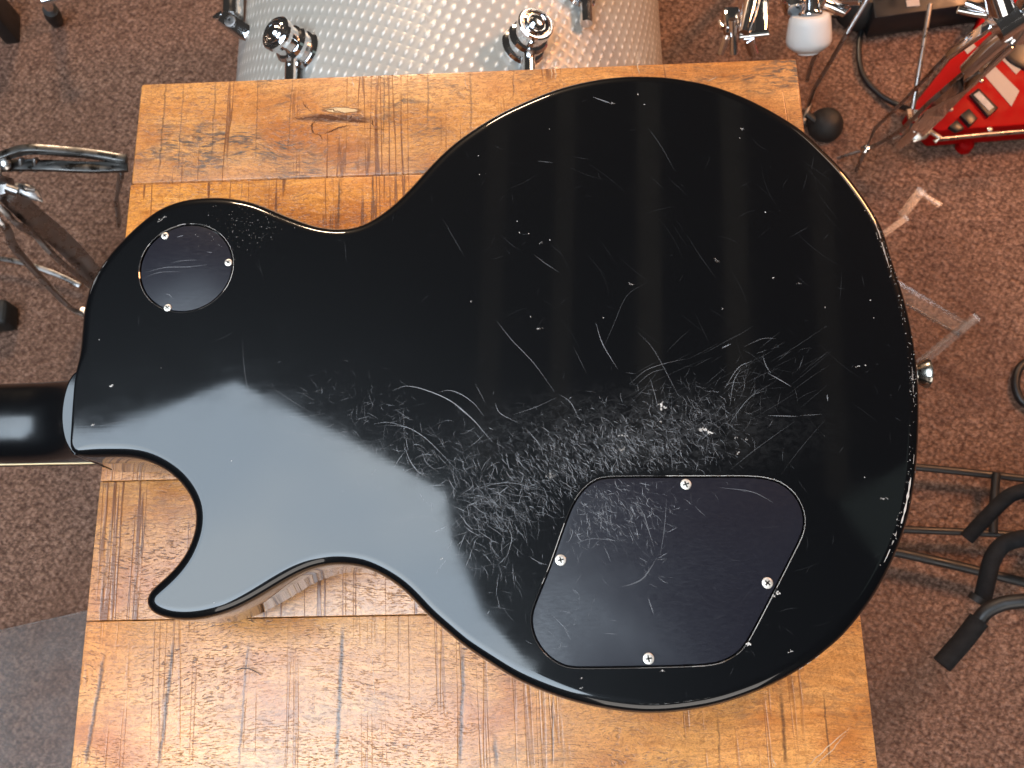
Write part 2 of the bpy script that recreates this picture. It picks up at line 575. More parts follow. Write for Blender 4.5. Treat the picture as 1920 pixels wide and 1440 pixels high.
def smooth_path(pts, n):
    """Catmull-Rom through points (2-D or 3-D tuples), open"""
    a = [np.array(p, float) for p in pts]
    a = [2 * a[0] - a[1]] + a + [2 * a[-1] - a[-2]]
    out = []
    for i in range(1, len(a) - 2):
        for k in range(n):
            t = k / n
            p0, p1, p2, p3 = a[i - 1], a[i], a[i + 1], a[i + 2]
            out.append(0.5 * (2 * p1 + (p2 - p0) * t + (2 * p0 - 5 * p1 + 4 * p2 - p3) * t * t + (3 * p1 - p0 - 3 * p2 + p3) * t ** 3))
    out.append(a[-2])
    return [tuple(p) for p in out]


# ------------------------------------------------------------------ setting: carpet, skylight
fl = MB()
fl.add([(-4, -3, 0), (4, -3, 0), (4, 5, 0), (-4, 5, 0)], [(0, 1, 2, 3)])
structure(fl.build('carpet', M['carpet']))

# the bright opening overhead whose mirror image lies on the guitar's back
SKY_Z = 2.62
def mirrored(px, py):
    q = P(px, py, BACK_Z)
    d = ray(px, py); d.z = -d.z
    k = (SKY_Z - BACK_Z) / d.z
    return (q.x + d.x * k, q.y + d.y * k, SKY_Z)
sky_px = [(-150, 850), (120, 800), (190, 806), (300, 768), (440, 716), (640, 815), (835, 925), (846, 1010), (905, 1150), (1005, 1260)]
em = NT('daylight_opening')
e = em.n('Emission')
ey = em.n('SeparateXYZ'); em.l(em.pos(), ey.inputs[0])
em.l(em.step(ey.outputs[1], -1.0, 0.1, 12.5, 9.2), e.inputs[1])
em.l(em.mix(em.step(em.noise(em.pos(), 1.6, 3, 0.5), 0.35, 0.65), (0.66, 0.80, 0.94), (0.80, 0.91, 1.0)), e.inputs[0])
em.done(e)
sk = MB()
pts = [mirrored(*p) for p in sky_px] + [(-0.10, -0.9, SKY_Z), (-0.35, -1.5, SKY_Z), (-1.45, -1.5, SKY_Z), (-1.7, -0.3, SKY_Z)]
sk.add(pts, [tuple(range(len(pts)))])
structure(sk.build('skylight', em.m, smooth=False))

# ------------------------------------------------------------------ wooden table
TX0, TX1 = -0.2569, 0.1648
TY = [0.3632, 0.2908, 0.1965, 0.1021, 0.0242, -0.068, -0.150]
TT = 0.028
table = thing('wooden_table', 'reclaimed orange-brown wooden table of wide planks under the black guitar', 'table', ((TX0 + TX1) / 2, (TY[0] + TY[-1]) / 2, 0))
def ln(px0, py0, px1, py1, hw, st):
    a, b = P(px0, py0, TABLE_Z), P(px1, py1, TABLE_Z)
    return (a.x, a.y, b.x, b.y, hw, st)
cuts_near = [ln(198, 1215, 158, 1440, 0.0016, 0.85), ln(327, 1190, 298, 1440, 0.0015, 0.85), ln(466, 1190, 447, 1440, 0.0010, 0.7),
             ln(643, 1165, 630, 1440, 0.0016, 0.9), ln(869, 1205, 863, 1440, 0.0015, 0.85), ln(926, 1365, 932, 1445, 0.0016, 0.8),
             ln(1037, 1290, 1036, 1440, 0.0007, 0.7), ln(1463, 1285, 1474, 1440, 0.0014, 0.75), ln(1345, 1330, 1350, 1440, 0.0007, 0.6), ln(1543, 1290, 1556, 1440, 0.0007, 0.7)]
cuts_far = [ln(313, 140, 297, 330, 0.0009, 0.55), ln(405, 138, 396, 300, 0.0008, 0.5), ln(484, 135, 479, 300, 0.0006, 0.5), ln(548, 132, 540, 290, 0.0006, 0.5),
            ln(721, 125, 718, 275, 0.0007, 0.6), ln(803, 122, 802, 240, 0.0008, 0.6), ln(883, 122, 883, 250, 0.0010, 0.55), ln(963, 120, 963, 190, 0.0007, 0.55), ln(345, 145, 333, 325, 0.0006, 0.5)]
cuts_mid = [ln(637, 325, 634, 430, 0.0012, 0.75), ln(700, 322, 698, 400, 0.0008, 0.6), ln(455, 330, 452, 380, 0.0006, 0.5)]
cuts_low = [ln(275, 960, 250, 1120, 0.0010, 0.5), ln(212, 960, 186, 1160, 0.0012, 0.5)]
kn = P(628, 222, TABLE_Z)
woods = [
    mat_wood(1, (0.601, 0.230, 0.053), (0.795, 0.378, 0.116), (0.446, 0.124, 0.019), 1.0, 0.55, 0.95, cuts_far, (kn.x, kn.y)),
    mat_wood(2, (0.621, 0.198, 0.021), (0.834, 0.378, 0.082), (0.369, 0.072, 0.003), 0.10, 0.6, 1.0, cuts_mid),
    mat_wood(3, (0.582, 0.211, 0.041), (0.737, 0.324, 0.086), (0.427, 0.115, 0.015), 0.2, 0.8, 0.6),
    mat_wood(4, (0.582, 0.221, 0.053), (0.718, 0.315, 0.086), (0.388, 0.108, 0.017), 0.2, 0.9, 0.7),
    mat_wood(5, (0.582, 0.221, 0.052), (0.757, 0.342, 0.103), (0.407, 0.106, 0.017), 0.40, 0.9, 1.0, cuts_low),
    mat_wood(6, (0.698, 0.270, 0.064), (0.834, 0.392, 0.120), (0.504, 0.142, 0.023), 0.40, 0.9, 0.50, cuts_near),
    mat_wood(7, (0.582, 0.211, 0.045), (0.718, 0.302, 0.077), (0.407, 0.108, 0.017), 0.25, 0.9, 0.6),
]
for i in range(6):
    y1, y0 = TY[i] - (0.0002 if i else 0), TY[i + 1] + 0.0002
    b = MB().box(((TX0 + TX1) / 2, (y0 + y1) / 2, TABLE_Z - TT / 2 - random.uniform(0, 0.00025)), (TX1 - TX0, y1 - y0, TT))
    me_mat = woods[i if i < 2 else i]
    b.build('plank', [woods[0], woods[1], woods[2], woods[4], woods[5], woods[6]][i], table, bevel=0.0005 if 0 < i < 5 else 0.0018, seg=3)
zt = TABLE_Z - TT - 0.0006
cx, cy = (TX0 + TX1) / 2, (TY[0] + TY[-1]) / 2
w, l = TX1 - TX0 - 0.03, TY[0] - TY[-1] - 0.03
for sy in (-1, 1):
    MB().box((cx, cy + sy * (l / 2 - 0.011), zt - 0.035), (w - 0.09, 0.02, 0.07)).build('apron', M['leg_wood'], table, bevel=0.002)
for sx in (-1, 1):
    MB().box((cx + sx * (w / 2 - 0.011), cy, zt - 0.035), (0.02, l - 0.09, 0.07)).build('apron', M['leg_wood'], table, bevel=0.002)
    for sy in (-1, 1):
        MB().box((cx + sx * (w / 2 - 0.022), cy + sy * (l / 2 - 0.022), zt / 2 + 0.0005), (0.044, 0.044, zt - 0.001)).build('leg', M['leg_wood'], table, bevel=0.003)

# ------------------------------------------------------------------ electric guitar
OUT_PX = [(138, 849), (140, 813), (143, 763), (147, 713), (151, 667), (155, 620), (158, 587), (167, 547), (180, 517), (205, 481), (233, 450), (267, 418), (300, 394), (333, 380), (367, 373), (417, 371), (467, 378), (500, 389), (533, 403), (567, 416), (600, 426), (637, 430), (673, 425), (707, 408), (740, 383), (773, 350), (807, 312), (840, 280), (873, 254), (923, 222), (973, 197), (1040, 170), (1107, 153), (1173, 145), (1240, 146), (1280, 151), (1330, 161), (1380, 178), (1430, 201), (1480, 230), (1513, 254), (1547, 286), (1580, 320), (1613, 362), (1640, 403), (1657, 437), (1669, 478), (1681, 515), (1694, 555), (1708, 613), (1717, 667), (1722, 720), (1723, 780), (1721, 840), (1716, 897), (1706, 957), (1693, 1002), (1673, 1053), (1647, 1103), (1619, 1145), (1581, 1191), (1547, 1221), (1512, 1248), (1463, 1277), (1413, 1300), (1347, 1322), (1280, 1334), (1223, 1338), (1173, 1335), (1107, 1324), (1040, 1305), (973, 1277), (923, 1247), (873, 1214), (840, 1187), (800, 1152), (773, 1123), (740, 1094), (690, 1067), (640, 1059), (600, 1063), (567, 1074), (533, 1092), (500, 1112), (467, 1131), (433, 1147), (400, 1157), (367, 1163), (333, 1163), (300, 1156), (281, 1145), (274, 1127), (283, 1107), (307, 1086), (333, 1060), (353, 1030), (366, 993), (367, 960), (360, 937), (343, 910), (320, 888), (293, 872), (267, 862), (233, 857), (177, 857), (150, 857)]
R0 = 0.0062
Z_SIL = BACK_Z - R0 * 0.8
BODY_T = 0.049
FRONT_Z = BACK_Z - BODY_T
def closed_curve(px, z, n):
    w3 = [P(a, b, z) for a, b in px]
    k = len(w3)
    dense = []
    for i in range(k):
        p0, p1, p2, p3 = w3[i - 1], w3[i], w3[(i + 1) % k], w3[(i + 2) % k]
        for s in range(12):
            t = s / 12
            dense.append(0.5 * (2 * p1 + (p2 - p0) * t + (2 * p0 - 5 * p1 + 4 * p2 - p3) * t * t + (3 * p1 - p0 - 3 * p2 + p3) * t ** 3))
    a = np.array([[q.x, q.y] for q in dense])
    seg = np.linalg.norm(np.roll(a, -1, 0) - a, axis=1)
    s = np.concatenate([[0], np.cumsum(seg)])
    tt = np.linspace(0, s[-1], n, endpoint=False)
    ax = np.interp(tt, s, np.append(a[:, 0], a[0, 0]))
    ay = np.interp(tt, s, np.append(a[:, 1], a[0, 1]))
    return np.stack([ax, ay], 1)


def smooth_closed(a, it):
    for _ in range(it):
        a = 0.5 * a + 0.25 * (np.roll(a, 1, 0) + np.roll(a, -1, 0))
    return a


def normals_in(a):
    """inward normals of a closed loop"""
    tg = np.roll(a, -1, 0) - np.roll(a, 1, 0)
    tg /= np.linalg.norm(tg, axis=1)[:, None]
    area = np.sum(a[:, 0] * np.roll(a[:, 1], -1) - np.roll(a[:, 0], -1) * a[:, 1])
    nn = np.stack([-tg[:, 1], tg[:, 0]], 1)
    return nn if area > 0 else -nn


NB = 560
outline = smooth_closed(closed_curve(OUT_PX, Z_SIL, NB), 3)
area = np.sum(outline[:, 0] * np.roll(outline[:, 1], -1) - np.roll(outline[:, 0], -1) * outline[:, 1])
if area < 0:
    outline = outline[::-1].copy()
heel_a, heel_b = P(141, 700, Z_SIL), P(138, 852, Z_SIL)
rad = np.full(NB, R0)
for i, (x, y) in enumerate(outline):
    if x < heel_a.x + 0.006 and heel_b.y - 0.004 < y < heel_a.y + 0.004:
        rad[i] = 0.0014
for _ in range(10):
    rad = 0.5 * rad + 0.25 * (np.roll(rad, 1) + np.roll(rad, -1))
nin = smooth_closed(normals_in(outline), 4)
nin /= np.linalg.norm(nin, axis=1)[:, None]


def rim(i, th):
    """point on the rolled-over back edge, th 0 = flat back, pi/2 = side"""
    r = rad[i]
    ins = r * (1 - math.sin(th))
    return (outline[i, 0] + nin[i, 0] * ins, outline[i, 1] + nin[i, 1] * ins, BACK_Z - r * (1 - math.cos(th)))


def inside(poly, x, y):
    c = False
    j = len(poly) - 1
    for i in range(len(poly)):
        xi, yi = poly[i][0], poly[i][1]
        xj, yj = poly[j][0], poly[j][1]
        if (yi > y) != (yj > y) and x < (xj - xi) * (y - yi) / (yj - yi) + xi:
            c = not c
        j = i
    return c


guitar = thing('electric_guitar', 'worn black single-cutaway electric guitar lying face down on the planks', 'guitar', (0.0, 0.15, TABLE_Z))

COVER_PX = [(1141, 893), (1300, 892), (1400, 892), (1438, 895), (1466, 904), (1488, 921), (1504, 946), (1511, 972), (1508, 998), (1492, 1032), (1450, 1115), (1412, 1188), (1392, 1220), (1364, 1239), (1330, 1248), (1230, 1252), (1085, 1254), (1055, 1250), (1022, 1228), (1001, 1196), (994, 1166), (998, 1140), (1030, 1060), (1062, 970), (1080, 932), (1106, 904)]
cover_out = smooth_closed(closed_curve(COVER_PX, BACK_Z, 120), 2)
cc = P(349, 501.5, BACK_Z)
swr = (P(438, 501, BACK_Z) - P(261, 501, BACK_Z)).length / 2
switch_out = np.array([[cc.x + swr * math.cos(2 * math.pi * k / 72), cc.y + swr * math.sin(2 * math.pi * k / 72)] for k in range(72)])
if np.sum(cover_out[:, 0] * np.roll(cover_out[:, 1], -1) - np.roll(cover_out[:, 0], -1) * cover_out[:, 1]) < 0:
    cover_out = cover_out[::-1].copy()


def shrink(loop, d):
    return loop + normals_in(loop) * d


def build_body():
    bm = bmesh.new()
    loops = []
    ths = [0, 0.22, 0.44, 0.66, 0.88, 1.10, 1.33, math.pi / 2]
    for th in ths:
        loops.append([bm.verts.new(rim(i, th)) for i in range(NB)])
    loops.append([bm.verts.new((outline[i, 0], outline[i, 1], FRONT_Z + 0.002)) for i in range(NB)])
    loops.append([bm.verts.new((outline[i, 0] + nin[i, 0] * 0.0015, outline[i, 1] + nin[i, 1] * 0.0015, FRONT_Z)) for i in range(NB)])
    for a, b in zip(loops, loops[1:]):
        for i in range(NB):
            j = (i + 1) % NB
            bm.faces.new((b[i], b[j], a[j], a[i]))
    front = bm.faces.new(list(reversed(loops[-1])))
    edges = []
    def ring_edges(vs):
        return [bm.edges.get((vs[i], vs[(i + 1) % len(vs)])) or bm.edges.new((vs[i], vs[(i + 1) % len(vs)])) for i in range(len(vs))]
    flat = [bm.verts.new((outline[i, 0] + nin[i, 0] * (rad[i] + 0.0006), outline[i, 1] + nin[i, 1] * (rad[i] + 0.0006), BACK_Z)) for i in range(NB)]
    for i in range(NB):
        j = (i + 1) % NB
        bm.faces.new((loops[0][i], loops[0][j], flat[j], flat[i]))
    edges += ring_edges(flat)
    for lp in (cover_out, switch_out):
        n = len(lp)
        s1 = shrink(lp, 0.00045)
        top = [bm.verts.new((lp[i, 0], lp[i, 1], BACK_Z)) for i in range(n)]
        ch = [bm.verts.new((s1[i, 0], s1[i, 1], BACK_Z - 0.0005)) for i in range(n)]
        low = [bm.verts.new((s1[i, 0], s1[i, 1], BACK_Z - 0.0030)) for i in range(n)]
        for i in range(n):
            j = (i + 1) % n
            bm.faces.new((top[j], top[i], ch[i], ch[j]))
            bm.faces.new((ch[j], ch[i], low[i], low[j]))
        bm.faces.new(low)
        edges += ring_edges(top)
    r = bmesh.ops.triangle_fill(bm, use_beauty=True, use_dissolve=False, edges=edges, normal=(0, 0, 1))
    bmesh.ops.recalc_face_normals(bm, faces=bm.faces)
    me = bpy.data.meshes.new('body')
    for v in bm.verts:
        v.co -= guitar.location
    bm.to_mesh(me); bm.free()
    me.materials.append(M['lacquer'])
    me.shade_smooth()
    me.set_sharp_from_angle(angle=math.radians(38))
    o = bpy.data.objects.new('body', me)
    COL.objects.link(o); o.parent = guitar
    return o


body = build_body()


def plate(loop, z0, z1, name, mat, bev=0.0004):
    b = MB()
    b.prism([tuple(p) for p in loop], z0, z1)
    return b.build(name, mat, guitar, bevel=bev, seg=3)


switch_cover = plate(shrink(switch_out, 0.0010), BACK_Z - 0.0029, BACK_Z - 0.0004, 'switch_cover', M['cover'])
control_cover = plate(shrink(cover_out, 0.0010), BACK_Z - 0.0029, BACK_Z - 0.0003, 'control_cover', M['cover'])
switch_cover['label'] = 'round black plastic switch cover held by three screws'
control_cover['label'] = 'rounded four-sided black plastic control cover held by four screws'


def screw(px, py, r, ang, parent):
    z = BACK_Z - 0.0004
    c = P(px, py, BACK_Z)
    b = MB()
    b.lathe((c.x, c.y, z), (0, 0, 1), [(0, r), (0.0003, r), (0.00055, r * 0.92), (0.0007, r * 0.70), (0.00076, r * 0.3), (0.00077, 0.0)], 24)
    for k in range(2):
        a = ang + k * math.pi / 2
        b.box((c.x, c.y, z + 0.00070), (r * 1.15, r * 0.27, 0.00020), a, mi=1)
    b.build('screw', [M['screw'], M['recess']], parent)


for px, py, a in ((309, 442, 0.6), (428, 492, 0.9), (314, 577, 0.75)):
    screw(px, py, 0.0021, a, switch_cover)
for px, py, a in ((1286, 908, 0.3), (1051, 1050, 0.2), (1439, 1093, 0.8), (1216, 1235, 0.15)):
    screw(px, py, 0.0027, a, control_cover)

# neck: D-section shaft with a heel that rises to the plane of the back
NZ = FRONT_Z + 0.004                       # where the fretboard meets the shaft
na, nb2 = P(30, 716, NZ + 0.004), P(30, 871, NZ)
ncy = (na.y + nb2.y) / 2
nw = abs(na.y - nb2.y)
x_join = P(143, 770, BACK_Z).x
nk = MB()
rows, nseg = [], 22
xs = np.concatenate([np.linspace(x_join - 0.46, x_join - 0.06, 12), np.linspace(x_join - 0.055, x_join + 0.012, 26)])
for x in xs:
    u = (x - (x_join - 0.042)) / 0.040
    u = min(max(u, 0), 1)
    lift = 0.0215 * u ** 2.4
    width = nw * (1 - 0.16 * min(1, (x_join - x) / 0.46))
    th = 0.0180 + lift
    row = []
    for k in range(nseg + 1):
        a = math.pi * k / nseg
        ex = 0.95 - 0.35 * u
        row.append((x, ncy + width / 2 * math.copysign(abs(math.cos(a)) ** (0.92 - 0.3 * u), math.cos(a)), NZ + th * max(0, math.sin(a)) ** ex))
    rows.append(row)
m_ = nseg + 1
vs = [p for r in rows for p in r]
fs = []
for i in range(len(rows) - 1):
    for k in range(nseg):
        fs.append((i * m_ + k, (i + 1) * m_ + k, (i + 1) * m_ + k + 1, i * m_ + k + 1))
    fs.append((i * m_ + nseg, (i + 1) * m_ + nseg, (i + 1) * m_, i * m_))
fs.append(tuple(range(m_))); fs.append(tuple(reversed(range((len(rows) - 1) * m_, len(rows) * m_))))
nk.add(vs, fs)
neck = nk.build('neck', M['neck'], guitar, angle=60)
# heel cap
h_px = smooth_path([(148, 692), (134, 702), (122, 724), (114, 756), (112, 790), (117, 822), (128, 844), (137, 853)], 6)
hp = [P(a, b, BACK_Z) for a, b in h_px] + [P(150, 850, BACK_Z), P(156, 692, BACK_Z)]
def rounded_slab(loop, z0, ztop, r):
    """upright slab with a rolled upper edge; ztop(x, y) gives the height of its top"""
    if np.sum(loop[:, 0] * np.roll(loop[:, 1], -1) - np.roll(loop[:, 0], -1) * loop[:, 1]) < 0:
        loop = loop[::-1].copy()
    nn_ = normals_in(loop)
    n = len(loop)
    b = MB()
    rings = [[(x, y, z0) for x, y in loop]]
    for th in (1.57, 1.2, 0.8, 0.4, 0.0):
        ins = r * (1 - math.sin(th))
        rings.append([(x, y, ztop(x, y) - r * (1 - math.cos(th))) for x, y in loop + nn_ * ins])
    rings.append([(x, y, ztop(x, y)) for x, y in loop + nn_ * (r * 1.25)])
    vs = [p for rg in rings for p in rg]
    fs = [(i * n + k, i * n + (k + 1) % n, (i + 1) * n + (k + 1) % n, (i + 1) * n + k) for i in range(len(rings) - 1) for k in range(n)]
    fs.append(tuple((len(rings) - 1) * n + k for k in range(n)))
    fs.append(tuple(reversed(range(n))))
    return b.add(vs, fs)
yt_ = max(p.y for p in hp)
heel = rounded_slab(smooth_closed(np.array([[p.x, p.y] for p in hp]), 1), NZ + 0.002, lambda x, y: BACK_Z - 0.0004 - 0.030 * (yt_ - y), 0.0009).build('neck_heel', M['lacquer'], guitar, angle=50)
# fretboard and its pale binding
def slab(name, w0, w1, z0, z1, mat):
    b = MB()
    x0, x1 = x_join - 0.46, x_join + 0.010
    b.prism([(x0, ncy - w0 / 2), (x1, ncy - w1 / 2), (x1, ncy + w1 / 2), (x0, ncy + w0 / 2)], z0, z1)
    return b.build(name, mat, guitar, bevel=0.0004)
slab('binding', nw * 0.84 + 0.0012, nw + 0.0012, NZ - 0.0022, NZ - 0.0004, M['cream'])
slab('fretboard', nw * 0.84 + 0.0006, nw + 0.0006, NZ - 0.0070, NZ - 0.0023, M['rosewood'])
# headstock beyond the frame
hx = x_join - 0.46
hs = MB()
hs.prism([(hx + 0.01, ncy - 0.021), (hx + 0.01, ncy + 0.021), (hx - 0.03, ncy + 0.040), (hx - 0.17, ncy + 0.037), (hx - 0.185, ncy + 0.012), (hx - 0.178, ncy), (hx - 0.185, ncy - 0.012), (hx - 0.17, ncy - 0.037), (hx - 0.03, ncy - 0.040)], NZ - 0.001, NZ + 0.013)
for i, v in enumerate(hs.v):
    hs.v[i] = (v[0], v[1], v[2] + max(0, hx - v[0]) * 0.28)
headstock = hs.build('headstock', M['lacquer'], guitar, bevel=0.0015)
for k in range(3):
    for s in (-1, 1):
        tx = hx - 0.045 - k * 0.046
        tz = NZ + 0.012 + (hx - tx) * 0.28
        tb = MB().lathe((tx, ncy + s * 0.024, tz), (0, 0, 1), [(0, 0.008), (0.009, 0.008), (0.011, 0.005), (0.0112, 0)], 18)
        tb.tube([(tx, ncy + s * 0.024, tz + 0.005), (tx, ncy + s * 0.048, tz + 0.005)], 0.002, 8)
        tb.lathe((tx, ncy + s * 0.048, tz + 0.005), (0, s, 0), [(0, 0.003), (0.004, 0.008), (0.014, 0.009), (0.017, 0.004), (0.0172, 0)], 14)
        tb.build('tuner', M['nickel'], headstock)
# strap button on the tail
sb = P(1719, 699, BACK_Z - 0.021)
bx_dir = Vector((1.0, -0.03, 0.0))
i_near = int(np.argmin((outline[:, 1] - sb.y) ** 2 + np.where(outline[:, 0] < 0, 1, 0)))
so = Vector((outline[i_near, 0] - 0.0008, sb.y, BACK_Z - 0.021))
MB().lathe(so, bx_dir,  [(0, 0.0060), (0.001, 0.0058), (0.0025, 0.0046), (0.0060, 0.0046), (0.0088, 0.0066), (0.0110, 0.0078), (0.0120, 0.0079), (0.0128, 0.0068), (0.0131, 0.0)], 30).build('strap_button', M['button'], guitar)
# hardware underneath that carries the guitar
gx = 0.03
for nm, x, sz in (('bridge', gx - 0.005, (0.012, 0.085, 0.0135)), ('tailpiece', gx + 0.035, (0.020, 0.090, 0.0130)), ('pickup', gx - 0.045, (0.038, 0.070, 0.0090)), ('pickup', gx - 0.125, (0.038, 0.070, 0.0090))):
    MB().box((x, ncy, FRONT_Z - sz[2] / 2 + 0.0003), sz).build(nm, M['nickel'] if 'p' != nm[0] else M['cover'], guitar, bevel=0.002)
for kx, ky in ((0.095, 0.06), (0.135, 0.085), (0.075, 0.095), (0.045, 0.07)):
    MB().lathe((kx, ky, FRONT_Z + 0.0002), (0, 0, -1), [(0, 0.012), (0.008, 0.0115), (0.0150, 0.0095), (0.0155, 0)], 20).build('knob', M['cream'], guitar)

# ------------------------------------------------------------------ wear: scratches and chip marks in the lacquer, painted cavity-edge glints
class Wear:
    def __init__(self):
        self.v, self.f, self.tone = [], [], []

    def ribbon(self, pts, w, tone):
        """thin ribbon on points with optional normals up"""
        n = len(pts)
        b = len(self.v)
        for i, p in enumerate(pts):
            d = Vector(pts[min(n - 1, i + 1)]) - Vector(pts[max(0, i - 1)])
            if d.length < 1e-9:
                d = Vector((1, 0, 0))
            d.normalize()
            s = Vector((-d.y, d.x, 0))
            ww = w * (0.25 + 0.75 * math.sin(math.pi * (i + 0.5) / n)) / 2
            self.v += [tuple(Vector(p) + s * ww), tuple(Vector(p) - s * ww)]
            fade = tone * (0.35 + 0.65 * math.sin(math.pi * (i + 0.5) / n))
            self.tone += [fade, fade]
        for i in range(n - 1):
            self.f.append((b + 2 * i, b + 2 * i + 1, b + 2 * i + 3, b + 2 * i + 2))

    def blob(self, c, r, tone, elong=1.0, ang=0.0, nrm=None):
        n = random.randint(6, 9)
        b = len(self.v)
        ca, sa = math.cos(ang), math.sin(ang)
        for k in range(n):
            a = 2 * math.pi * k / n
            rr = r * random.uniform(0.55, 1.15)
            x, y = rr * math.cos(a) * elong, rr * math.sin(a)
            self.v.append((c[0] + x * ca - y * sa, c[1] + x * sa + y * ca, c[2]))
            self.tone.append(tone)
        self.f.append(tuple(b + k for k in range(n)))

    def quadstrip(self, a, bpts, tone):
        b = len(self.v)
        for p, q in zip(a, bpts):
            self.v += [p, q]; self.tone += [tone, tone]
        for i in range(len(a) - 1):
            self.f.append((b + 2 * i, b + 2 * i + 1, b + 2 * i + 3, b + 2 * i + 2))

    def build(self, name, mat, parent):
        org = Vector((0, 0, 0)); q = parent
        while q is not None:
            org = org + Vector(q.location); q = q.parent
        me = bpy.data.meshes.new(name)
        me.from_pydata([tuple(Vector(v) - org) for v in self.v], [], self.f)
        at = me.attributes.new('tone', 'FLOAT', 'POINT')
        at.data.foreach_set('value', [min(1.0, t) for t in self.tone])
        me.materials.append(mat)
        o = bpy.data.objects.new(name, me)
        COL.objects.link(o); o.parent = parent
        o['kind'] = 'stuff'
        return o


PXM = 1 / 3750.0        # metres per photograph pixel on the back
flat_poly = [rim(i, 0.15)[:2] for i in range(0, NB, 2)]
cov_poly = [tuple(p) for p in shrink(cover_out, -0.0006)]
cov_in = [tuple(p) for p in shrink(cover_out, 0.0016)]
sw_poly = [tuple(p) for p in shrink(switch_out, -0.0006)]
sw_in = [tuple(p) for p in shrink(switch_out, 0.0016)]
ZS = BACK_Z + 0.00004
ZC = BACK_Z - 0.00026
ZW = BACK_Z - 0.00036

wb, wc, ws = Wear(), Wear(), Wear()


def region(p):
    if inside(cov_in, p[0], p[1]):
        return 'c'
    if inside(sw_in, p[0], p[1]):
        return 's'
    if inside(cov_poly, p[0], p[1]) or inside(sw_poly, p[0], p[1]):
        return None
    return 'b' if inside(flat_poly, p[0], p[1]) else None


def stroke(px, py, ang, length, bend, w, tone, only=None):
    n = 4 if length < 14 else (6 if length < 40 else 10)
    c = P(px, py, BACK_Z)
    pts, x, y, a = [], c.x, c.y, -ang - bend / 2
    st = length * PXM / n
    for i in range(n + 1):
        pts.append((x, y))
        x += math.cos(a) * st; y += math.sin(a) * st
        a += bend / n
    rs = {region(pts[0]), region(pts[n // 2]), region(pts[-1])}
    if len(rs) != 1 or None in rs:
        return
    r = rs.pop()
    if only and r != only:
        return
    tgt, z = {'b': (wb, ZS), 'c': (wc, ZC), 's': (ws, ZW)}[r]
    tgt.ribbon([(q[0], q[1], z) for q in pts], w * PXM, tone)


def path_scr(pxs, w, tone):
    for_z = [P(a, b, BACK_Z) for a, b in smooth_path(pxs, 5)]
    rs = {region((q.x, q.y)) for q in for_z}
    if rs == {'c'}:
        wc.ribbon([(q.x, q.y, ZC) for q in for_z], w * PXM, tone)
    elif rs == {'s'}:
        ws.ribbon([(q.x, q.y, ZW) for q in for_z], w * PXM, tone)
    else:
        seg = [q for q in for_z if region((q.x, q.y)) == 'b']
        if len(seg) > 2:
            wb.ribbon([(q.x, q.y, ZS) for q in seg], w * PXM, tone)


G = rng.normal
# dense buckle rash: (x, y, spread along, spread across, count, mean angle, angle spread, length lo, hi, tone)
clouds = [
    (1010, 880, 45, 45, 420, 0.95, 0.40, 7, 26, 0.30),
    (1080, 855, 50, 40, 560, 1.00, 0.38, 6, 22, 0.34),
    (1160, 835, 52, 36, 560, 0.95, 0.42, 6, 22, 0.34),
    (1240, 830, 50, 34, 420, 0.90, 0.50, 6, 22, 0.30),
    (1310, 800, 42, 42, 240, 1.00, 0.60, 7, 26, 0.26),
    (1370, 745, 48, 38, 110, 2.30, 0.70, 10, 46, 0.13),
    (1440, 700, 40, 34, 45, 2.50, 0.60, 12, 50, 0.11),
    (1260, 770, 60, 34, 150, 1.00, 0.6, 8, 30, 0.24),
    (950, 940, 40, 40, 260, 0.95, 0.7, 10, 40, 0.30),
    (890, 960, 36, 48, 200, 0.9, 0.9, 12, 50, 0.30),
    (880, 900, 60, 40, 180, 0.7, 0.9, 12, 44, 0.28),
    (930, 1050, 36, 55, 110, 1.1, 0.9, 10, 46, 0.24),
    (790, 850, 50, 40, 150, 0.6, 1.0, 10, 44, 0.24),
    (700, 800, 50, 34, 130, 0.5, 1.0, 8, 36, 0.22),
    (640, 740, 60, 30, 80, 0.4, 0.9, 8, 30, 0.16),
    (1135, 955, 40, 26, 260, 0.95, 0.55, 6, 26, 0.34),
    (1215, 960, 34, 22, 110, 0.95, 0.55, 7, 26, 0.32),
    (1110, 1000, 40, 26, 60, 1.0, 0.8, 8, 34, 0.26),
    (1060, 1150, 40, 50, 60, 0.8, 1.2, 8, 30, 0.16),
    (1220, 1040, 20, 30, 36, 1.2, 0.9, 6, 24, 0.26),
]
for (x, y, sa, sb_, n, ma, sd, l0, l1, tn) in clouds:
    for _ in range(int(n * 0.85)):
        stroke(x + G(0, sa), y + G(0, sb_), ma + G(0, sd), rng.uniform(l0, l1) * rng.uniform(0.6, 1.1), G(0, 0.55), rng.uniform(0.4, 0.9), tn * (0.30 + 1.9 * rng.random() ** 2.2))
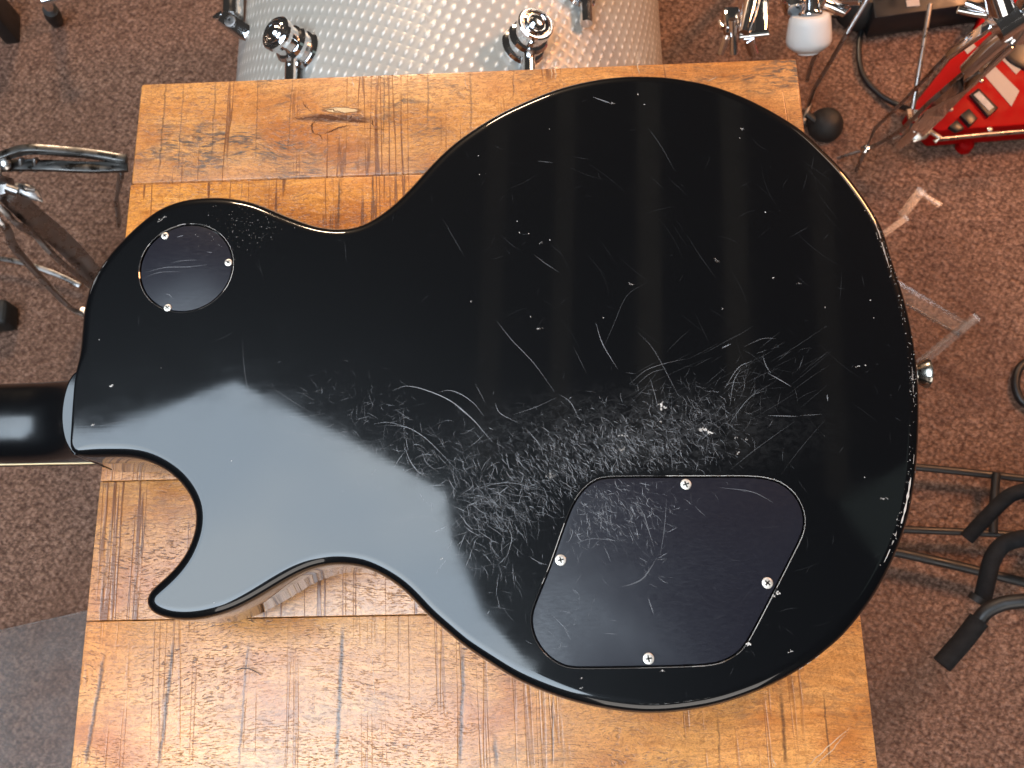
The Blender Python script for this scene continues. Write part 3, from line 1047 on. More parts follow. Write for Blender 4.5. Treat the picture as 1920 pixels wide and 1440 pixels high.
# sparse hairlines over the whole back
for _ in range(330):
    stroke(rng.uniform(200, 1700), rng.uniform(180, 1320), rng.uniform(0, math.pi), rng.exponential(16) + 4, G(0, 0.4), rng.uniform(0.4, 0.7), rng.uniform(0.02, 0.10))
for _ in range(34):
    stroke(rng.uniform(1000, 1600), rng.uniform(300, 800), rng.uniform(0.6, 1.3), rng.uniform(30, 110), G(0, 0.3), 0.6, rng.uniform(0.02, 0.05))
for _ in range(45):
    stroke(rng.uniform(1220, 1560), rng.uniform(610, 790), 2.62 + G(0, 0.14), rng.uniform(40, 140), G(0, 0.15), 0.6, rng.uniform(0.05, 0.13))
for pts, w, tn in (
    ([(735, 733), (762, 724), (800, 732), (845, 752), (885, 785), (907, 810), (925, 830)], 1.7, 0.62),
    ([(822, 736), (840, 732), (862, 738), (888, 756), (907, 780)], 1.5, 0.45),
    ([(845, 752), (860, 764), (874, 778)], 1.4, 0.40),
    ([(932, 603), (960, 638), (1000, 680), (1040, 735)], 1.3, 0.34),
    ([(1117, 605), (1130, 645), (1158, 692)], 1.5, 0.42),
    ([(725, 797), (765, 802), (805, 828), (860, 885)], 1.5, 0.44),
    ([(757, 830), (768, 862), (785, 885), (806, 896)], 1.6, 0.44),
    ([(790, 845), (800, 868), (822, 885)], 1.3, 0.36),
    ([(700, 795), (730, 792), (770, 803)], 1.2, 0.32),
    ([(928, 755), (938, 775), (970, 792)], 1.4, 0.42),
    ([(960, 778), (1000, 765), (1045, 745)], 1.0, 0.26),
    ([(984, 802), (1005, 825), (1018, 845)], 1.4, 0.42),
    ([(1050, 740), (1070, 755), (1088, 790)], 1.4, 0.36),
    ([(1197, 624), (1225, 655), (1258, 715), (1275, 748)], 1.1, 0.22),
    ([(1180, 720), (1210, 695), (1245, 682), (1285, 673)], 1.2, 0.26),
    ([(1195, 720), (1220, 700), (1250, 690)], 1.1, 0.22),
    ([(1218, 708), (1228, 740), (1235, 770)], 1.3, 0.30),
    ([(1212, 530), (1175, 555), (1150, 610), (1128, 660)], 0.9, 0.12),
    ([(1358, 730), (1384, 690), (1410, 677)], 1.4, 0.36),
    ([(1368, 763), (1376, 715), (1390, 690)], 1.3, 0.32),
    ([(1430, 667), (1436, 685), (1445, 700)], 1.5, 0.36),
    ([(1440, 700), (1462, 712), (1484, 725)], 1.6, 0.42),
    ([(1362, 805), (1385, 770), (1410, 742), (1435, 733)], 1.2, 0.28),
    ([(1440, 779), (1470, 780), (1495, 781)], 1.5, 0.42),
    ([(1500, 779), (1540, 777)], 1.1, 0.24),
    ([(1551, 740), (1552, 752)], 1.8, 0.5),
    ([(1353, 653), (1370, 645)], 2.0, 0.5),
    ([(1395, 650), (1430, 635), (1455, 635)], 1.1, 0.26),
    ([(1370, 880), (1420, 840), (1490, 790)], 1.0, 0.16),
    ([(880, 920), (950, 905), (1030, 922)], 1.3, 0.34),
    ([(715, 1000), (745, 978), (790, 968), (840, 980)], 1.1, 0.22),
    ([(930, 960), (958, 1000), (955, 1030), (945, 1055)], 1.5, 0.38),
    ([(1075, 650), (1100, 700)], 0.8, 0.14),
    ([(1002, 478), (1020, 492), (1047, 510)], 1.2, 0.28),
    ([(1112, 182), (1148, 195)], 1.8, 0.6),
    ([(1215, 240), (1240, 275), (1265, 320)], 0.8, 0.16),
    ([(1008, 302), (1036, 305)], 1.2, 0.24),
    ([(830, 410), (850, 445), (870, 480)], 0.8, 0.14),
    ([(182, 800), (230, 790), (300, 783)], 1.0, 0.20),
    ([(455, 640), (458, 690), (470, 740), (510, 780)], 1.1, 0.16),
    ([(500, 720), (545, 750), (585, 775)], 1.0, 0.16),
    ([(505, 780), (560, 782), (610, 775)], 1.1, 0.20),
    ([(510, 795), (550, 812), (600, 820), (640, 835)], 1.1, 0.22),
    ([(1350, 914), (1410, 922), (1450, 942)], 1.2, 0.32),
    ([(1165, 875), (1190, 930), (1205, 975)], 0.9, 0.22),
    ([(1250, 935), (1246, 990), (1238, 1040)], 1.0, 0.30),
    ([(1165, 1100), (1185, 1095), (1205, 1085), (1220, 1065), (1232, 1045)], 2.4, 0.22),
    ([(1215, 1120), (1226, 1152)], 1.5, 0.36),
    ([(1075, 1020), (1110, 1010), (1165, 1015)], 1.0, 0.26),
    ([(1180, 935), (1205, 960), (1218, 1000), (1228, 1030)], 1.4, 0.30),
    ([(1055, 1170), (1070, 1200)], 1.1, 0.26),
    ([(273, 510), (310, 501), (350, 500), (388, 496)], 1.5, 0.30),
    ([(275, 518), (300, 510), (340, 509)], 1.3, 0.24),
    ([(320, 492), (345, 488), (372, 487)], 1.3, 0.24),
    ([(390, 551), (405, 545), (420, 541)], 1.4, 0.34),
    ([(333, 584), (354, 585)], 2.0, 0.62),
    ([(372, 580), (378, 578)], 2.4, 0.42),
    ([(308, 550), (318, 553), (323, 560)], 1.4, 0.32),
    ([(332, 444), (343, 441)], 1.6, 0.36),
    ([(388, 472), (398, 473)], 1.6, 0.3),
):
    path_scr(pts, w, tn)
scr = wb.build('scratches', M['scratch'], body)
scr['label'] = 'fine pale scratches worn into the black lacquer around the middle of the back'
wc.build('scratches', M['scratch'], control_cover)
ws.build('scratches', M['scratch'], switch_cover)

# chips
ch = Wear()
def chip(px, py, r, tone, el=1.0, ang=0.0):
    c = P(px, py, BACK_Z)
    rg = region((c.x, c.y))
    if rg == 'c':
        return
    if r < 2.0:
        ch.blob((c.x, c.y, BACK_Z + 0.00007), r * PXM * 0.8, tone * 0.85, el, ang)
        return
    ca, sa = math.cos(ang), math.sin(ang)
    for k in range(int(4 + r * el * 0.8)):
        u, v = random.gauss(0, 0.5) * r * el * PXM, random.gauss(0, 0.42) * r * PXM
        ch.blob((c.x + u * ca - v * sa, c.y + u * sa + v * ca, BACK_Z + 0.00007 + k * 0.000003), r * PXM * random.uniform(0.16, 0.42), tone * random.uniform(0.45, 1.0), random.uniform(1, 1.9), random.uniform(0, 3.1))
for px, py, r, t_, el, an in (
    (1241, 758, 5, 0.95, 1.3, 1.2), (1246, 764, 4, 0.8, 1.0, 0), (1238, 768, 3.5, 0.8, 1, 0), (1239, 791, 2.5, 0.7, 1, 0),
    (1320, 806, 6, 0.62, 1.3, 0.3), (1327, 809, 5, 0.95, 1.8, -0.5), (1314, 803, 4, 0.5, 1, 0), (1384, 849, 3.6, 0.9, 1, 0), (1400, 824, 2.5, 0.6, 1, 0), (1381, 821, 2.4, 0.6, 2, 0.6),
    (1165, 816, 3.0, 0.5, 3.0, -0.2), (1167, 845, 6, 0.22, 1, 0), (1030, 892, 7, 0.20, 1, 0), (1012, 616, 3, 0.55, 2.0, 0), (1183, 533, 3, 0.45, 2.2, 0),
    (883, 565, 2.4, 0.5, 1, 0), (1131, 596, 1.8, 0.9, 1, 0), (995, 594, 1.6, 0.45, 2, -1), (1389, 241, 3, 0.8, 1.8, -0.2), (1387, 259, 1.6, 0.9, 1, 0), (1435, 398, 1.8, 0.8, 1, 0),
    (1148, 194, 3.0, 0.9, 1.3, 0), (1208, 196, 1.8, 0.9, 1, 0), (1196, 177, 1.6, 0.8, 1.6, 1.2), (1030, 242, 1.8, 0.5, 1, 0), (1344, 489, 3.0, 0.62, 2.4, -0.6), (1355, 579, 1.8, 0.8, 1, 0), (1450, 521, 1.8, 0.6, 2, 0),
    (1500, 532, 2, 0.4, 3, -0.3), (1547, 576, 1.6, 0.8, 1, 0), (1608, 686, 2.6, 0.62, 2, 0), (1623, 685, 2.6, 0.5, 1.5, 0), (1638, 596, 1.4, 0.8, 1, 0), (1632, 563, 1.4, 0.7, 2, 1),
    (1457, 1113, 4.2, 0.95, 1.2, 0.9), (1451, 1118, 3, 0.7, 1, 0), (1405, 1207, 4.6, 0.95, 1, 0.5), (1480, 1222, 3.2, 0.8, 1.4, 0.3), (1243, 1257, 2.6, 0.9, 1.2, 0), (1090, 1272, 2, 0.9, 1, 0), (1089, 1290, 2.4, 0.9, 1.6, 0.2),
    (829, 1048, 3.2, 0.5, 1.8, 0.6), (210, 723, 3.6, 0.85, 1.6, 0.1), (174, 797, 3, 0.6, 1.5, 0.8), (186, 637, 1.6, 0.8, 1, 0), (302, 690, 1.2, 0.6, 1, 0), (434, 864, 1.4, 0.8, 1, 0), (897, 292, 1.5, 0.7, 1, 0), (899, 327, 1.5, 0.8, 1, 0),
    (970, 415, 1.4, 0.9, 1, 0), (974, 436, 1.6, 0.9, 1, 0), (991, 438, 1.6, 0.9, 1, 0), (1031, 450, 1.6, 0.9, 1, 0), (1015, 455, 2.4, 0.4, 1.6, 0.5), (1621, 895, 1.4, 0.8, 1, 0), (1658, 935, 3.4, 0.40, 2, 0.1), (300, 413, 3, 0.5, 2, 0.8), (306, 408, 3, 0.7, 2.4, 0.6),
):
    chip(px, py, r, t_, el, an)
for _ in range(150):                    # pin-prick speckle beyond the switch cover
    chip(455 + G(0, 38), 428 + G(0, 22) + 0.0, rng.uniform(0.4, 1.1), rng.uniform(0.2, 0.75))
for _ in range(40):
    chip(rng.uniform(180, 1690), rng.uniform(170, 1320), rng.uniform(0.4, 0.9), rng.uniform(0.15, 0.5))
# worn-through rim on the lower bout
def rim_index(px, py):
    q = P(px, py, BACK_Z - 0.002)
    return int(np.argmin((outline[:, 0] - q.x) ** 2 + (outline[:, 1] - q.y) ** 2))
def rim_pt(i, th, lift=0.00008):
    p = rim(i % NB, th)
    nx, ny = -nin[i % NB, 0] * math.sin(th), -nin[i % NB, 1] * math.sin(th)
    return (p[0] + nx * lift, p[1] + ny * lift, p[2] + math.cos(th) * lift)
def rim_wear(p_a, p_b, th0, th1, tone, holes=0.25):
    a, b = rim_index(*p_a), rim_index(*p_b)
    if abs(a - b) > NB / 2:
        return
    lo, hi = min(a, b), max(a, b)
    run_a, run_b = [], []
    for i in range(lo, hi + 1):
        mid = random.uniform(th0, th1)
        hw = (th1 - th0) * random.uniform(0.15, 0.75) * math.sin(math.pi * (i - lo + 0.6) / (hi - lo + 1.2)) ** 0.5
        if random.random() < holes and len(run_a) > 1:
            ch.quadstrip(run_a, run_b, tone * random.uniform(0.7, 1.1)); run_a, run_b = [], []
        run_a.append(rim_pt(i, max(0.0, (th0 + th1) / 2 - hw / 2))); run_b.append(rim_pt(i, (th0 + th1) / 2 + hw / 2))
    if len(run_a) > 1:
        ch.quadstrip(run_a, run_b, tone)
rim_wear((1706, 900), (1697, 985), 0.25, 0.62, 0.9, 0.18)
rim_wear((1690, 1000), (1660, 1060), 0.15, 0.45, 0.55, 0.5)
rim_wear((1712, 845), (1710, 870), 0.45, 0.62, 0.8, 0.5)
rim_wear((1640, 430), (1668, 500), 0.12, 0.42, 0.42, 0.15)
rim_wear((1630, 405), (1645, 440), 0.2, 0.4, 0.45, 0.5)
rim_wear((1716, 690), (1722, 760), 0.2, 0.40, 0.28, 0.6)
rim_wear((1668, 500), (1710, 640), 0.85, 1.05, 0.35, 0.5)
rim_wear((200, 490), (165, 560), 0.3, 0.6, 0.22, 0.4)
rim_wear((1500, 1260), (1540, 1235), 1.0, 1.4, 0.7, 0.5)
rim_wear((1200, 1340), (1330, 1330), 0.25, 0.32, 0.22, 0.6)
for _ in range(170):
    i = rim_index(*random.choice([(1640, 420), (1655, 460), (1668, 490), (1668, 490), (1690, 560), (1710, 640), (1720, 720), (1720, 740), (1712, 880), (1700, 990)]))
    i = int(i + random.gauss(0, 5)) % NB
    th = abs(random.gauss(0.15, 0.30))
    c = rim_pt(i, min(th, 1.2))
    c2 = rim_pt(i + 1, min(th, 1.2))
    k = random.random()
    c = tuple(c[q] * (1 - k) + c2[q] * k for q in range(3))
    ch.blob(c, random.uniform(0.00008, 0.00024), random.uniform(0.2, 0.75), random.uniform(1, 2.6), random.uniform(0, 3))
# pale ribbons round the two cavities: rubbed edge with painted chamfer highlights
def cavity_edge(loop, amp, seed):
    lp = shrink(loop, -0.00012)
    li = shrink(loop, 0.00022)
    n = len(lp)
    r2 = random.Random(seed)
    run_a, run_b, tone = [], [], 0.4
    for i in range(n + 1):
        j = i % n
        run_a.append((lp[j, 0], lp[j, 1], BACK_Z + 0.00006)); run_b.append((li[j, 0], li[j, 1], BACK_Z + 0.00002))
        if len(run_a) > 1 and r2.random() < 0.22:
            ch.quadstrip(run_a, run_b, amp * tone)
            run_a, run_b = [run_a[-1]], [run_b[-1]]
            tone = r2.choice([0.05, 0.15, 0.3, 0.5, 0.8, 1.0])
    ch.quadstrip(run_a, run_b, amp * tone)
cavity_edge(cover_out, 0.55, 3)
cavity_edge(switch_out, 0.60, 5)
chips_and_glints = ch.build('chips_and_glints', M['chip'], body)
chips_and_glints['label'] = 'small pale chip marks, rubbed-through edge wear and painted cavity-edge highlights in the black lacquer'

# resin cracks round the knot, pale scuffs
planks = [o for o in table.children if o.name.startswith('plank')]
M['resin'] = mat_scratch('knot_resin', (0.11, 0.030, 0.007), 0.4)
M['scuff'] = mat_scratch('pale_scuff', (0.80, 0.62, 0.42), 0.5)
kw = Wear()
def crack(pxs, w, tone, target, z):
    p = smooth_path(pxs, 6)
    q = [P(a + random.gauss(0, 0.7), b + random.gauss(0, 0.7), z) for a, b in p]
    target.ribbon(q, w * PXM * 1.1, tone)
for pxs, w, tn in (([(592, 226), (586, 232), (584, 238), (587, 247), (590, 251)], 3.6, 0.85), ([(590, 251), (598, 253), (603, 258), (604, 265)], 2.2, 0.7), ([(608, 251), (620, 246), (632, 241), (645, 237), (657, 235)], 3.6, 0.85),
                   ([(565, 187), (571, 197), (578, 204), (586, 213)], 2.0, 0.7), ([(608, 208), (618, 205), (632, 208), (648, 211)], 2.6, 0.7), ([(655, 222), (660, 216)], 2.6, 0.7), ([(668, 240), (700, 242), (735, 242)], 1.4, 0.55),
                   ([(548, 221), (565, 223), (580, 221)], 3.4, 0.55), ([(585, 220), (605, 218), (628, 222), (650, 226)], 9, 0.75), ([(655, 227), (672, 227), (690, 229)], 6.5, 0.75), ([(699, 224), (699, 236)], 3.2, 0.85)):
    crack(pxs, w, tn, kw, TABLE_Z + 0.00006)
kw.build('knot_crack', M['resin'], planks[0])
sw = [Wear(), Wear()]
for pxs, w, tn, k in (([(1035, 118), (1035, 147)], 1.6, 0.6, 0), ([(1043, 120), (1042, 150)], 1.4, 0.5, 0), ([(1121, 117), (1128, 109)], 1.8, 0.6, 0), ([(1194, 117), (1199, 140)], 1.8, 0.6, 0), ([(660, 150), (664, 163)], 2.2, 0.5, 0), ([(873, 140), (873, 158), (879, 166)], 1.8, 0.4, 0), ([(1325, 154), (1346, 143)], 1.6, 0.5, 0),
                      ([(1512, 1440), (1550, 1402), (1596, 1362)], 1.6, 0.55, 1), ([(1524, 1440), (1556, 1410), (1590, 1372)], 1.4, 0.45, 1), ([(1448, 1422), (1456, 1438)], 1.8, 0.5, 1), ([(698, 1215), (700, 1270), (706, 1340)], 1.2, 0.4, 1), ([(1018, 1325), (1022, 1308)], 1.4, 0.4, 1), ([(420, 1290), (435, 1270)], 1.2, 0.3, 1)):
    crack(pxs, w, tn, sw[k], TABLE_Z + 0.00006)
sw[0].build('scuffs', M['scuff'], planks[0])
sw[1].build('scuffs', M['scuff'], planks[4])

# ------------------------------------------------------------------ stray hair on the table
hr = smooth_path([(444, 1256), (458, 1253), (472, 1256), (482, 1261), (489, 1266)], 6)
tag(MB().tube([P(a, b, TABLE_Z + 0.0005 + 0.001 * math.sin(i / 10)) for i, (a, b) in enumerate(hr)], 0.00022, 6).build('stray_hair', M['hair']), 'short curved dark hair lying on the nearest pale plank', 'hair')

# ------------------------------------------------------------------ bass drum beyond the table
DR, DZ = 0.243, 0.272
dc = P(832, 60, DZ + 0.10)
DXC = dc.x
drum = thing('bass_drum', 'silver-white patterned drum lying on its side beyond the table', 'drum', (DXC, 0.64, 0))
y0d, y1d = 0.43, 0.93
sh = MB()
nn = 128
vs, fs = [], []
for yy in (y0d, y1d):
    for k in range(nn + 1):
        a = 2 * math.pi * k / nn
        vs.append((DXC + DR * math.sin(a), yy, DZ + DR * math.cos(a)))
for k in range(nn):
    fs.append((k, nn + 1 + k, nn + 2 + k, k + 1))
sh.add(vs, fs)
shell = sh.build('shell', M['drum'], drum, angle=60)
uvl = shell.data.uv_layers.new(name='UVMap')
for poly in shell.data.polygons:
    for li in poly.loop_indices:
        vi = shell.data.loops[li].vertex_index
        uvl.data[li].uv = ((vi % (nn + 1)) / nn * 2 * math.pi * DR, 0.0 if vi <= nn else y1d - y0d)
for yy, s in ((y0d, -1), (y1d, 1)):
    MB().lathe((DXC, yy, DZ), (0, s, 0), [(-0.004, DR - 0.004), (0.0, DR - 0.001), (0.012, DR - 0.002), (0.013, DR - 0.03), (0.0132, 0)], 64).build('drum_head', M['dark_inside'], drum)


def lug(px, py, sinv, r, hgt):
    """bullet lug standing square on the shell"""
    ang = math.asin(sinv)
    z = DZ + DR * math.cos(ang)
    yy = P(px, py, z).y
    d = Vector((math.sin(ang), 0, math.cos(ang)))
    o = Vector((DXC, yy, DZ)) + d * (DR - 0.002)
    b = MB()
    b.lathe(o, d, [(0, r * 1.25), (hgt * 0.06, r * 1.25), (hgt * 0.12, r * 1.14), (hgt * 0.15, r * 0.98), (hgt * 0.24, r * 0.94), (hgt * 0.28, r * 1.08), (hgt * 0.38, r * 1.12), (hgt * 0.45, r * 1.0), (hgt * 0.48, r * 0.86), (hgt * 0.62, r * 0.82), (hgt * 0.66, r * 0.95), (hgt * 0.76, r * 1.0), (hgt * 0.83, r * 0.98), (hgt * 0.86, r * 0.90), (hgt * 0.86, r * 0.82), (hgt * 0.82, r * 0.79), (hgt * 0.82, r * 0.74), (hgt * 0.90, r * 0.70), (hgt * 0.92, r * 0.62), (hgt * 0.91, r * 0.55), (hgt * 0.86, r * 0.52), (hgt * 0.86, r * 0.47), (hgt * 0.92, r * 0.42), (hgt * 0.955, r * 0.30), (hgt * 0.965, r * 0.14), (hgt * 0.966, 0)], 44)
    b.tube([o + d * hgt * 0.34 + Vector((0, -r * 0.5, 0)), o + d * hgt * 0.32 + Vector((0, -r * 2.6, 0))], r * 0.34, 14)
    b.build('lug', M['chrome'], drum, angle=14)


lug(630, 94, -0.50, 0.0168, 0.043)
lug(994, 84, 0.36, 0.0168, 0.041)
lug(1092, -24, 0.58, 0.018, 0.036)
# spur bracket on the left flank
zb_ = 0.40
sp = MB()
c0, c1 = P(424, 38, zb_), P(480, 74, zb_)
ax = (c1 - c0).normalized(); up = Vector((0, -0.35, 1)).normalized(); sd = up.cross(ax).normalized(); up = ax.cross(sd)
sp.box((c0 + c1) / 2, ((c1 - c0).length, 0.016, 0.030), axes=(ax, sd, up))
bracket = sp.build('spur_bracket', M['chrome'], drum, bevel=0.004, seg=3)
MB().tube([P(436, 34, zb_ + 0.004), P(438, -60, zb_ + 0.004)], 0.0115, 20).build('spur_sleeve', M['chrome'], drum)
MB().tube([P(487, 66, zb_ + 0.01), P(490, -50, zb_ + 0.01)], 0.0026, 12).build('tension_rod', M['chrome'], drum)
hb_ = (c0 + c1) / 2 - ax * 0.005
MB().lathe(hb_ + up * 0.0155 - sd * 0.0, up, [(0, 0.0062), (0.001, 0.0062), (0.0012, 0.0045), (-0.002, 0.0044), (-0.002, 0)], 20).build('bolt', M['steel'], drum)
MB().tube([P(424, 26, zb_), P(408, 31, zb_), P(399, 33, zb_)], [0.0055, 0.004, 0.0012], 12).build('wing_screw', M['chrome'], drum)
MB().box(P(476, 80, zb_ - 0.004), (0.011, 0.011, 0.02), 0.5).build('claw', M['chrome'], drum, bevel=0.002)

bc_ = (c0 + c1) / 2
rd_ = Vector((bc_.x - DXC, 0, bc_.z - DZ)); gap_ = rd_.length; rd_.normalize()
MB().tube([bc_ - rd_ * 0.004, Vector((DXC, bc_.y, DZ)) + rd_ * (DR - 0.002)], 0.011, 16).build('bracket_mount', M['chrome'], drum)

# ------------------------------------------------------------------ chrome clamp beside the drum
zc_ = 0.33
clamp = thing('drum_clamp', 'chrome clamp with wing bolts between the drum and the white beater', 'clamp', P(1398, 60, 0))
b = MB()
b.prism([tuple(P(a, c, zc_)[:2]) for a, c in ((1402, -40), (1446, -40), (1438, 58), (1392, 60))], zc_ - 0.012, zc_)
b.build('plate', M['chrome'], clamp, bevel=0.003)
MB().tube([P(1395, 62, zc_ + 0.004), P(1404, 28, zc_ + 0.006), P(1418, -30, zc_ + 0.006)], [0.006, 0.008, 0.009], 16).build('clamp_arm', M['chrome'], clamp)
MB().prism([tuple(P(a, c, zc_)[:2]) for a, c in ((1356, 10), (1388, 8), (1388, 50), (1362, 52))], zc_ - 0.02, zc_ - 0.001).build('jaw', M['chrome'], clamp, bevel=0.004)
MB().tube([P(1374, 36, zc_ + 0.004), P(1376, 100, zc_ - 0.03)], 0.0048, 14).build('bolt', M['chrome'], clamp)
MB().tube([P(1362, 70, zc_ - 0.01), P(1352, 100, zc_ - 0.03)], 0.0040, 14).build('bolt', M['chrome'], clamp)
MB().tube([P(1386, 68, zc_ - 0.004), P(1440, 62, zc_ - 0.004)], 0.0042, 14).build('cross_bolt', M['chrome'], clamp)
MB().tube([P(1404, 72, zc_ - 0.006), P(1412, 98, zc_ - 0.03)], 0.006, 14).build('bolt', M['chrome'], clamp)
MB().tube([P(1349, 40, zc_ - 0.01), P(1356, 52, zc_ - 0.01)], [0.002, 0.0042], 12).build('wing_screw', M['chrome'], clamp)
MB().tube([P(1400, 20, zc_ - 0.012), P(1392, -30, 0.0)], 0.009, 14).build('post', M['chrome'], clamp)

# ------------------------------------------------------------------ beater on its pedal
zb2 = 0.30
pedal = thing('drum_pedal', 'chrome drum pedal with a white cylindrical beater at the top right', 'pedal', P(1560, 40, 0))
ba, bb = P(1519, 26, zb2 + 0.012), P(1515, 100, zb2 - 0.020)
d = (bb - ba)
L = d.length
MB().lathe(ba, d, [(0, 0.014), (0.001, 0.0205), (0.004, 0.0228), (0.010, 0.0236), (L * 0.5, 0.0250), (L * 0.68, 0.0255), (L * 0.78, 0.0238), (L * 0.92, 0.0162), (L * 0.93, 0.0130), (L * 1.0, 0.0118), (L * 1.005, 0)], 40).build('beater', M['beater'], pedal)
MB().tube([P(1519, 30, zb2 + 0.012), P(1520, -60, zb2 + 0.03)], 0.0105, 20).build('beater_shaft', M['chrome'], pedal)
MB().lathe(P(1519, 22, zb2 + 0.014), P(1519, 30, zb2 + 0.012) - P(1519, 22, zb2 + 0.014), [(0, 0.0125), (0.002, 0.0135), (0.005, 0.0135), (0.006, 0.0118), (0.0061, 0)], 28).build('collar', M['chrome'], pedal)
MB().box(P(1487, 4, zb2 + 0.01), (0.022, 0.022, 0.022), 0.2).build('hub_block', M['chrome'], pedal, bevel=0.003)
MB().tube([P(1545, 6, zb2 + 0.01), P(1582, 22, zb2 + 0.004), P(1592, 14, zb2 + 0.004)], [0.007, 0.006, 0.003], 12).build('wing_bolt', M['chrome'], pedal)
MB().tube([P(1560, -4, zb2 + 0.01), P(1612, -6, zb2 + 0.02)], 0.009, 16).build('axle', M['chrome'], pedal)
MB().tube([P(1630, -8, 0.20), P(1588, 62, 0.17), P(1556, 118, 0.12), P(1527, 165, 0.045), P(1516, 196, 0.012)], 0.0030, 10).build('side_rod', M['steel'], pedal)
MB().tube([P(1533, 92, 0.16), P(1519, 128, 0.10), P(1513, 150, 0.06)], 0.0030, 10).build('side_rod', M['steel'], pedal)
MB().strip([P(1560, 30, 0.012), P(1545, -80, 0.02)], 0.08, 0.006).build('base_plate', M['steel'], pedal)
MB().tube([P(1519, 196, 0.008), P(1505, 236, 0.006)], 0.0035, 10).build('frame_rod', M['steel'], pedal)

ax_ = P(1606, -6, zb2 + 0.02)
MB().tube([ax_, P(1604, -70, 0.012)], 0.0075, 16).build('upright', M['chrome'], pedal)
hb2_ = P(1487, 2, zb2 + 0.005)
MB().tube([hb2_, P(1490, -70, 0.012)], 0.0075, 16).build('upright', M['chrome'], pedal)
foot = MB()
foot.lathe(P(1545, 240, 0.0005), (0, 0, 1), [(0, 0.024), (0.006, 0.0255), (0.016, 0.0235), (0.026, 0.018), (0.031, 0.010), (0.032, 0)], 26)
foot.tube([P(1540, 236, 0.02), P(1512, 214, 0.022)], 0.005, 10)
foot.build('rubber_foot', M['rubber'], pedal)

# ------------------------------------------------------------------ chrome double-braced stand, right
stand = thing('cymbal_stand', 'chrome double-braced stand standing over the red unit', 'stand', P(1905, 60, 0))
zh = 0.36
MB().lathe(P(1902, 62, zh - 0.04), Vector((0.10, 0.16, 1)), [(0, 0.0175), (0.05, 0.0175), (0.052, 0.020), (0.066, 0.020), (0.068, 0.0165), (0.12, 0.0165), (0.121, 0)], 30).build('centre_tube', M['chrome'], stand)
MB().lathe(P(1884, 40, zh + 0.0), Vector((0.6, 0.3, 0.3)), [(-0.012, 0.018), (0.012, 0.018), (0.014, 0.014), (0.0141, 0)], 24).build('collar', M['chrome'], stand)
def leg_path(pts, w, th, name, mat):
    MB().strip(pts, w, th).build(name, mat, stand, bevel=0.0012)
leg_path([P(1858, 44, zh - 0.01), P(1838, 60, zh - 0.02), P(1776, 104, zh - 0.06)], 0.0105, 0.008, 'brace', M['chrome'])
leg_path([P(1776, 104, zh - 0.062), P(1700, 184, zh - 0.17), P(1641, 240, 0.10), P(1622, 283, 0.045), P(1604, 322, 0.012)], 0.0052, 0.004, 'brace', M['steel'])
MB().tube([P(1884, 66, zh - 0.015), P(1862, 84, zh - 0.03), P(1812, 132, zh - 0.07)], [0.0105, 0.0105, 0.0085], 18).build('leg_tube', M['chrome'], stand)
leg_path([P(1890, 72, zh - 0.035), P(1812, 150, zh - 0.10), P(1752, 214, 0.17), P(1705, 262, 0.075)], [0.027, 0.030, 0.026, 0.020], 0.006, 'leg', M['chrome'])
leg_path([P(1808, 136, zh - 0.08), P(1745, 190, 0.19), P(1690, 244, 0.11), P(1650, 268, 0.06), P(1622, 281, 0.045)], 0.0042, 0.005, 'brace', M['steel'])
MB().tube([P(1716, 240, 0.11), P(1700, 258, 0.09), P(1684, 274, 0.075)], [0.008, 0.0075, 0.005], 16).build('foot_socket', M['chrome'], stand)
MB().tube([P(1676, 262, 0.082), P(1690, 254, 0.09)], 0.0034, 12).build('pin', M['chrome'], stand)
MB().lathe(P(1621, 281, 0.047), (0, 0, 1), [(0, 0.0065), (0.004, 0.0065), (0.007, 0.004), (0.0075, 0)], 18).build('rivet', M['chrome'], stand)
MB().tube([P(1644, 273, 0.05), P(1570, 297, 0.012)], 0.0022, 8).build('floor_wire', M['steel'], stand)
MB().tube([P(1744, 8, 0.14), P(1727, 110, 0.12), P(1711, 205, 0.09)], 0.0034, 12).build('rod', M['steel'], stand)
MB().tube([P(1762, 261, 0.09), P(1840, 253, 0.085), P(1960, 243, 0.08)], 0.0030, 12).build('rod', M['steel'], stand)
MB().strip([P(1704, 204, 0.095), P(1706, 222, 0.09), P(1716, 226, 0.09), P(1716, 206, 0.095)], 0.006, 0.004).build('rod_eye', M['nickel'], stand)
MB().tube([P(1712, 264, 0.085), P(1734, 256, 0.09), P(1744, 246, 0.09), P(1762, 258, 0.088), P(1752, 266, 0.084)], 0.0036, 10).build('rod_eye', M['nickel'], stand)
MB().tube([P(1854, 28, zh + 0.0), P(1836, 18, zh), P(1822, 10, zh), P(1810, 6, zh)], [0.005, 0.006, 0.004, 0.0035], 12).build('wing_nut', M['chrome'], stand)
MB().tube([P(1850, 26, zh), P(1828, 24, zh), P(1796, 18, zh)], [0.005, 0.0045, 0.0038], 12).build('wing_nut', M['chrome'], stand)
ct_ = P(1902, 62, zh - 0.04)
MB().tube([ct_, P(1960, -10, 0.012)], 0.012, 18).build('lower_tube', M['chrome'], stand)
MB().tube([P(1880, 24, zh + 0.01), P(1862, -30, zh + 0.03)], 0.013, 18).build('upper_tube', M['chrome'], stand)

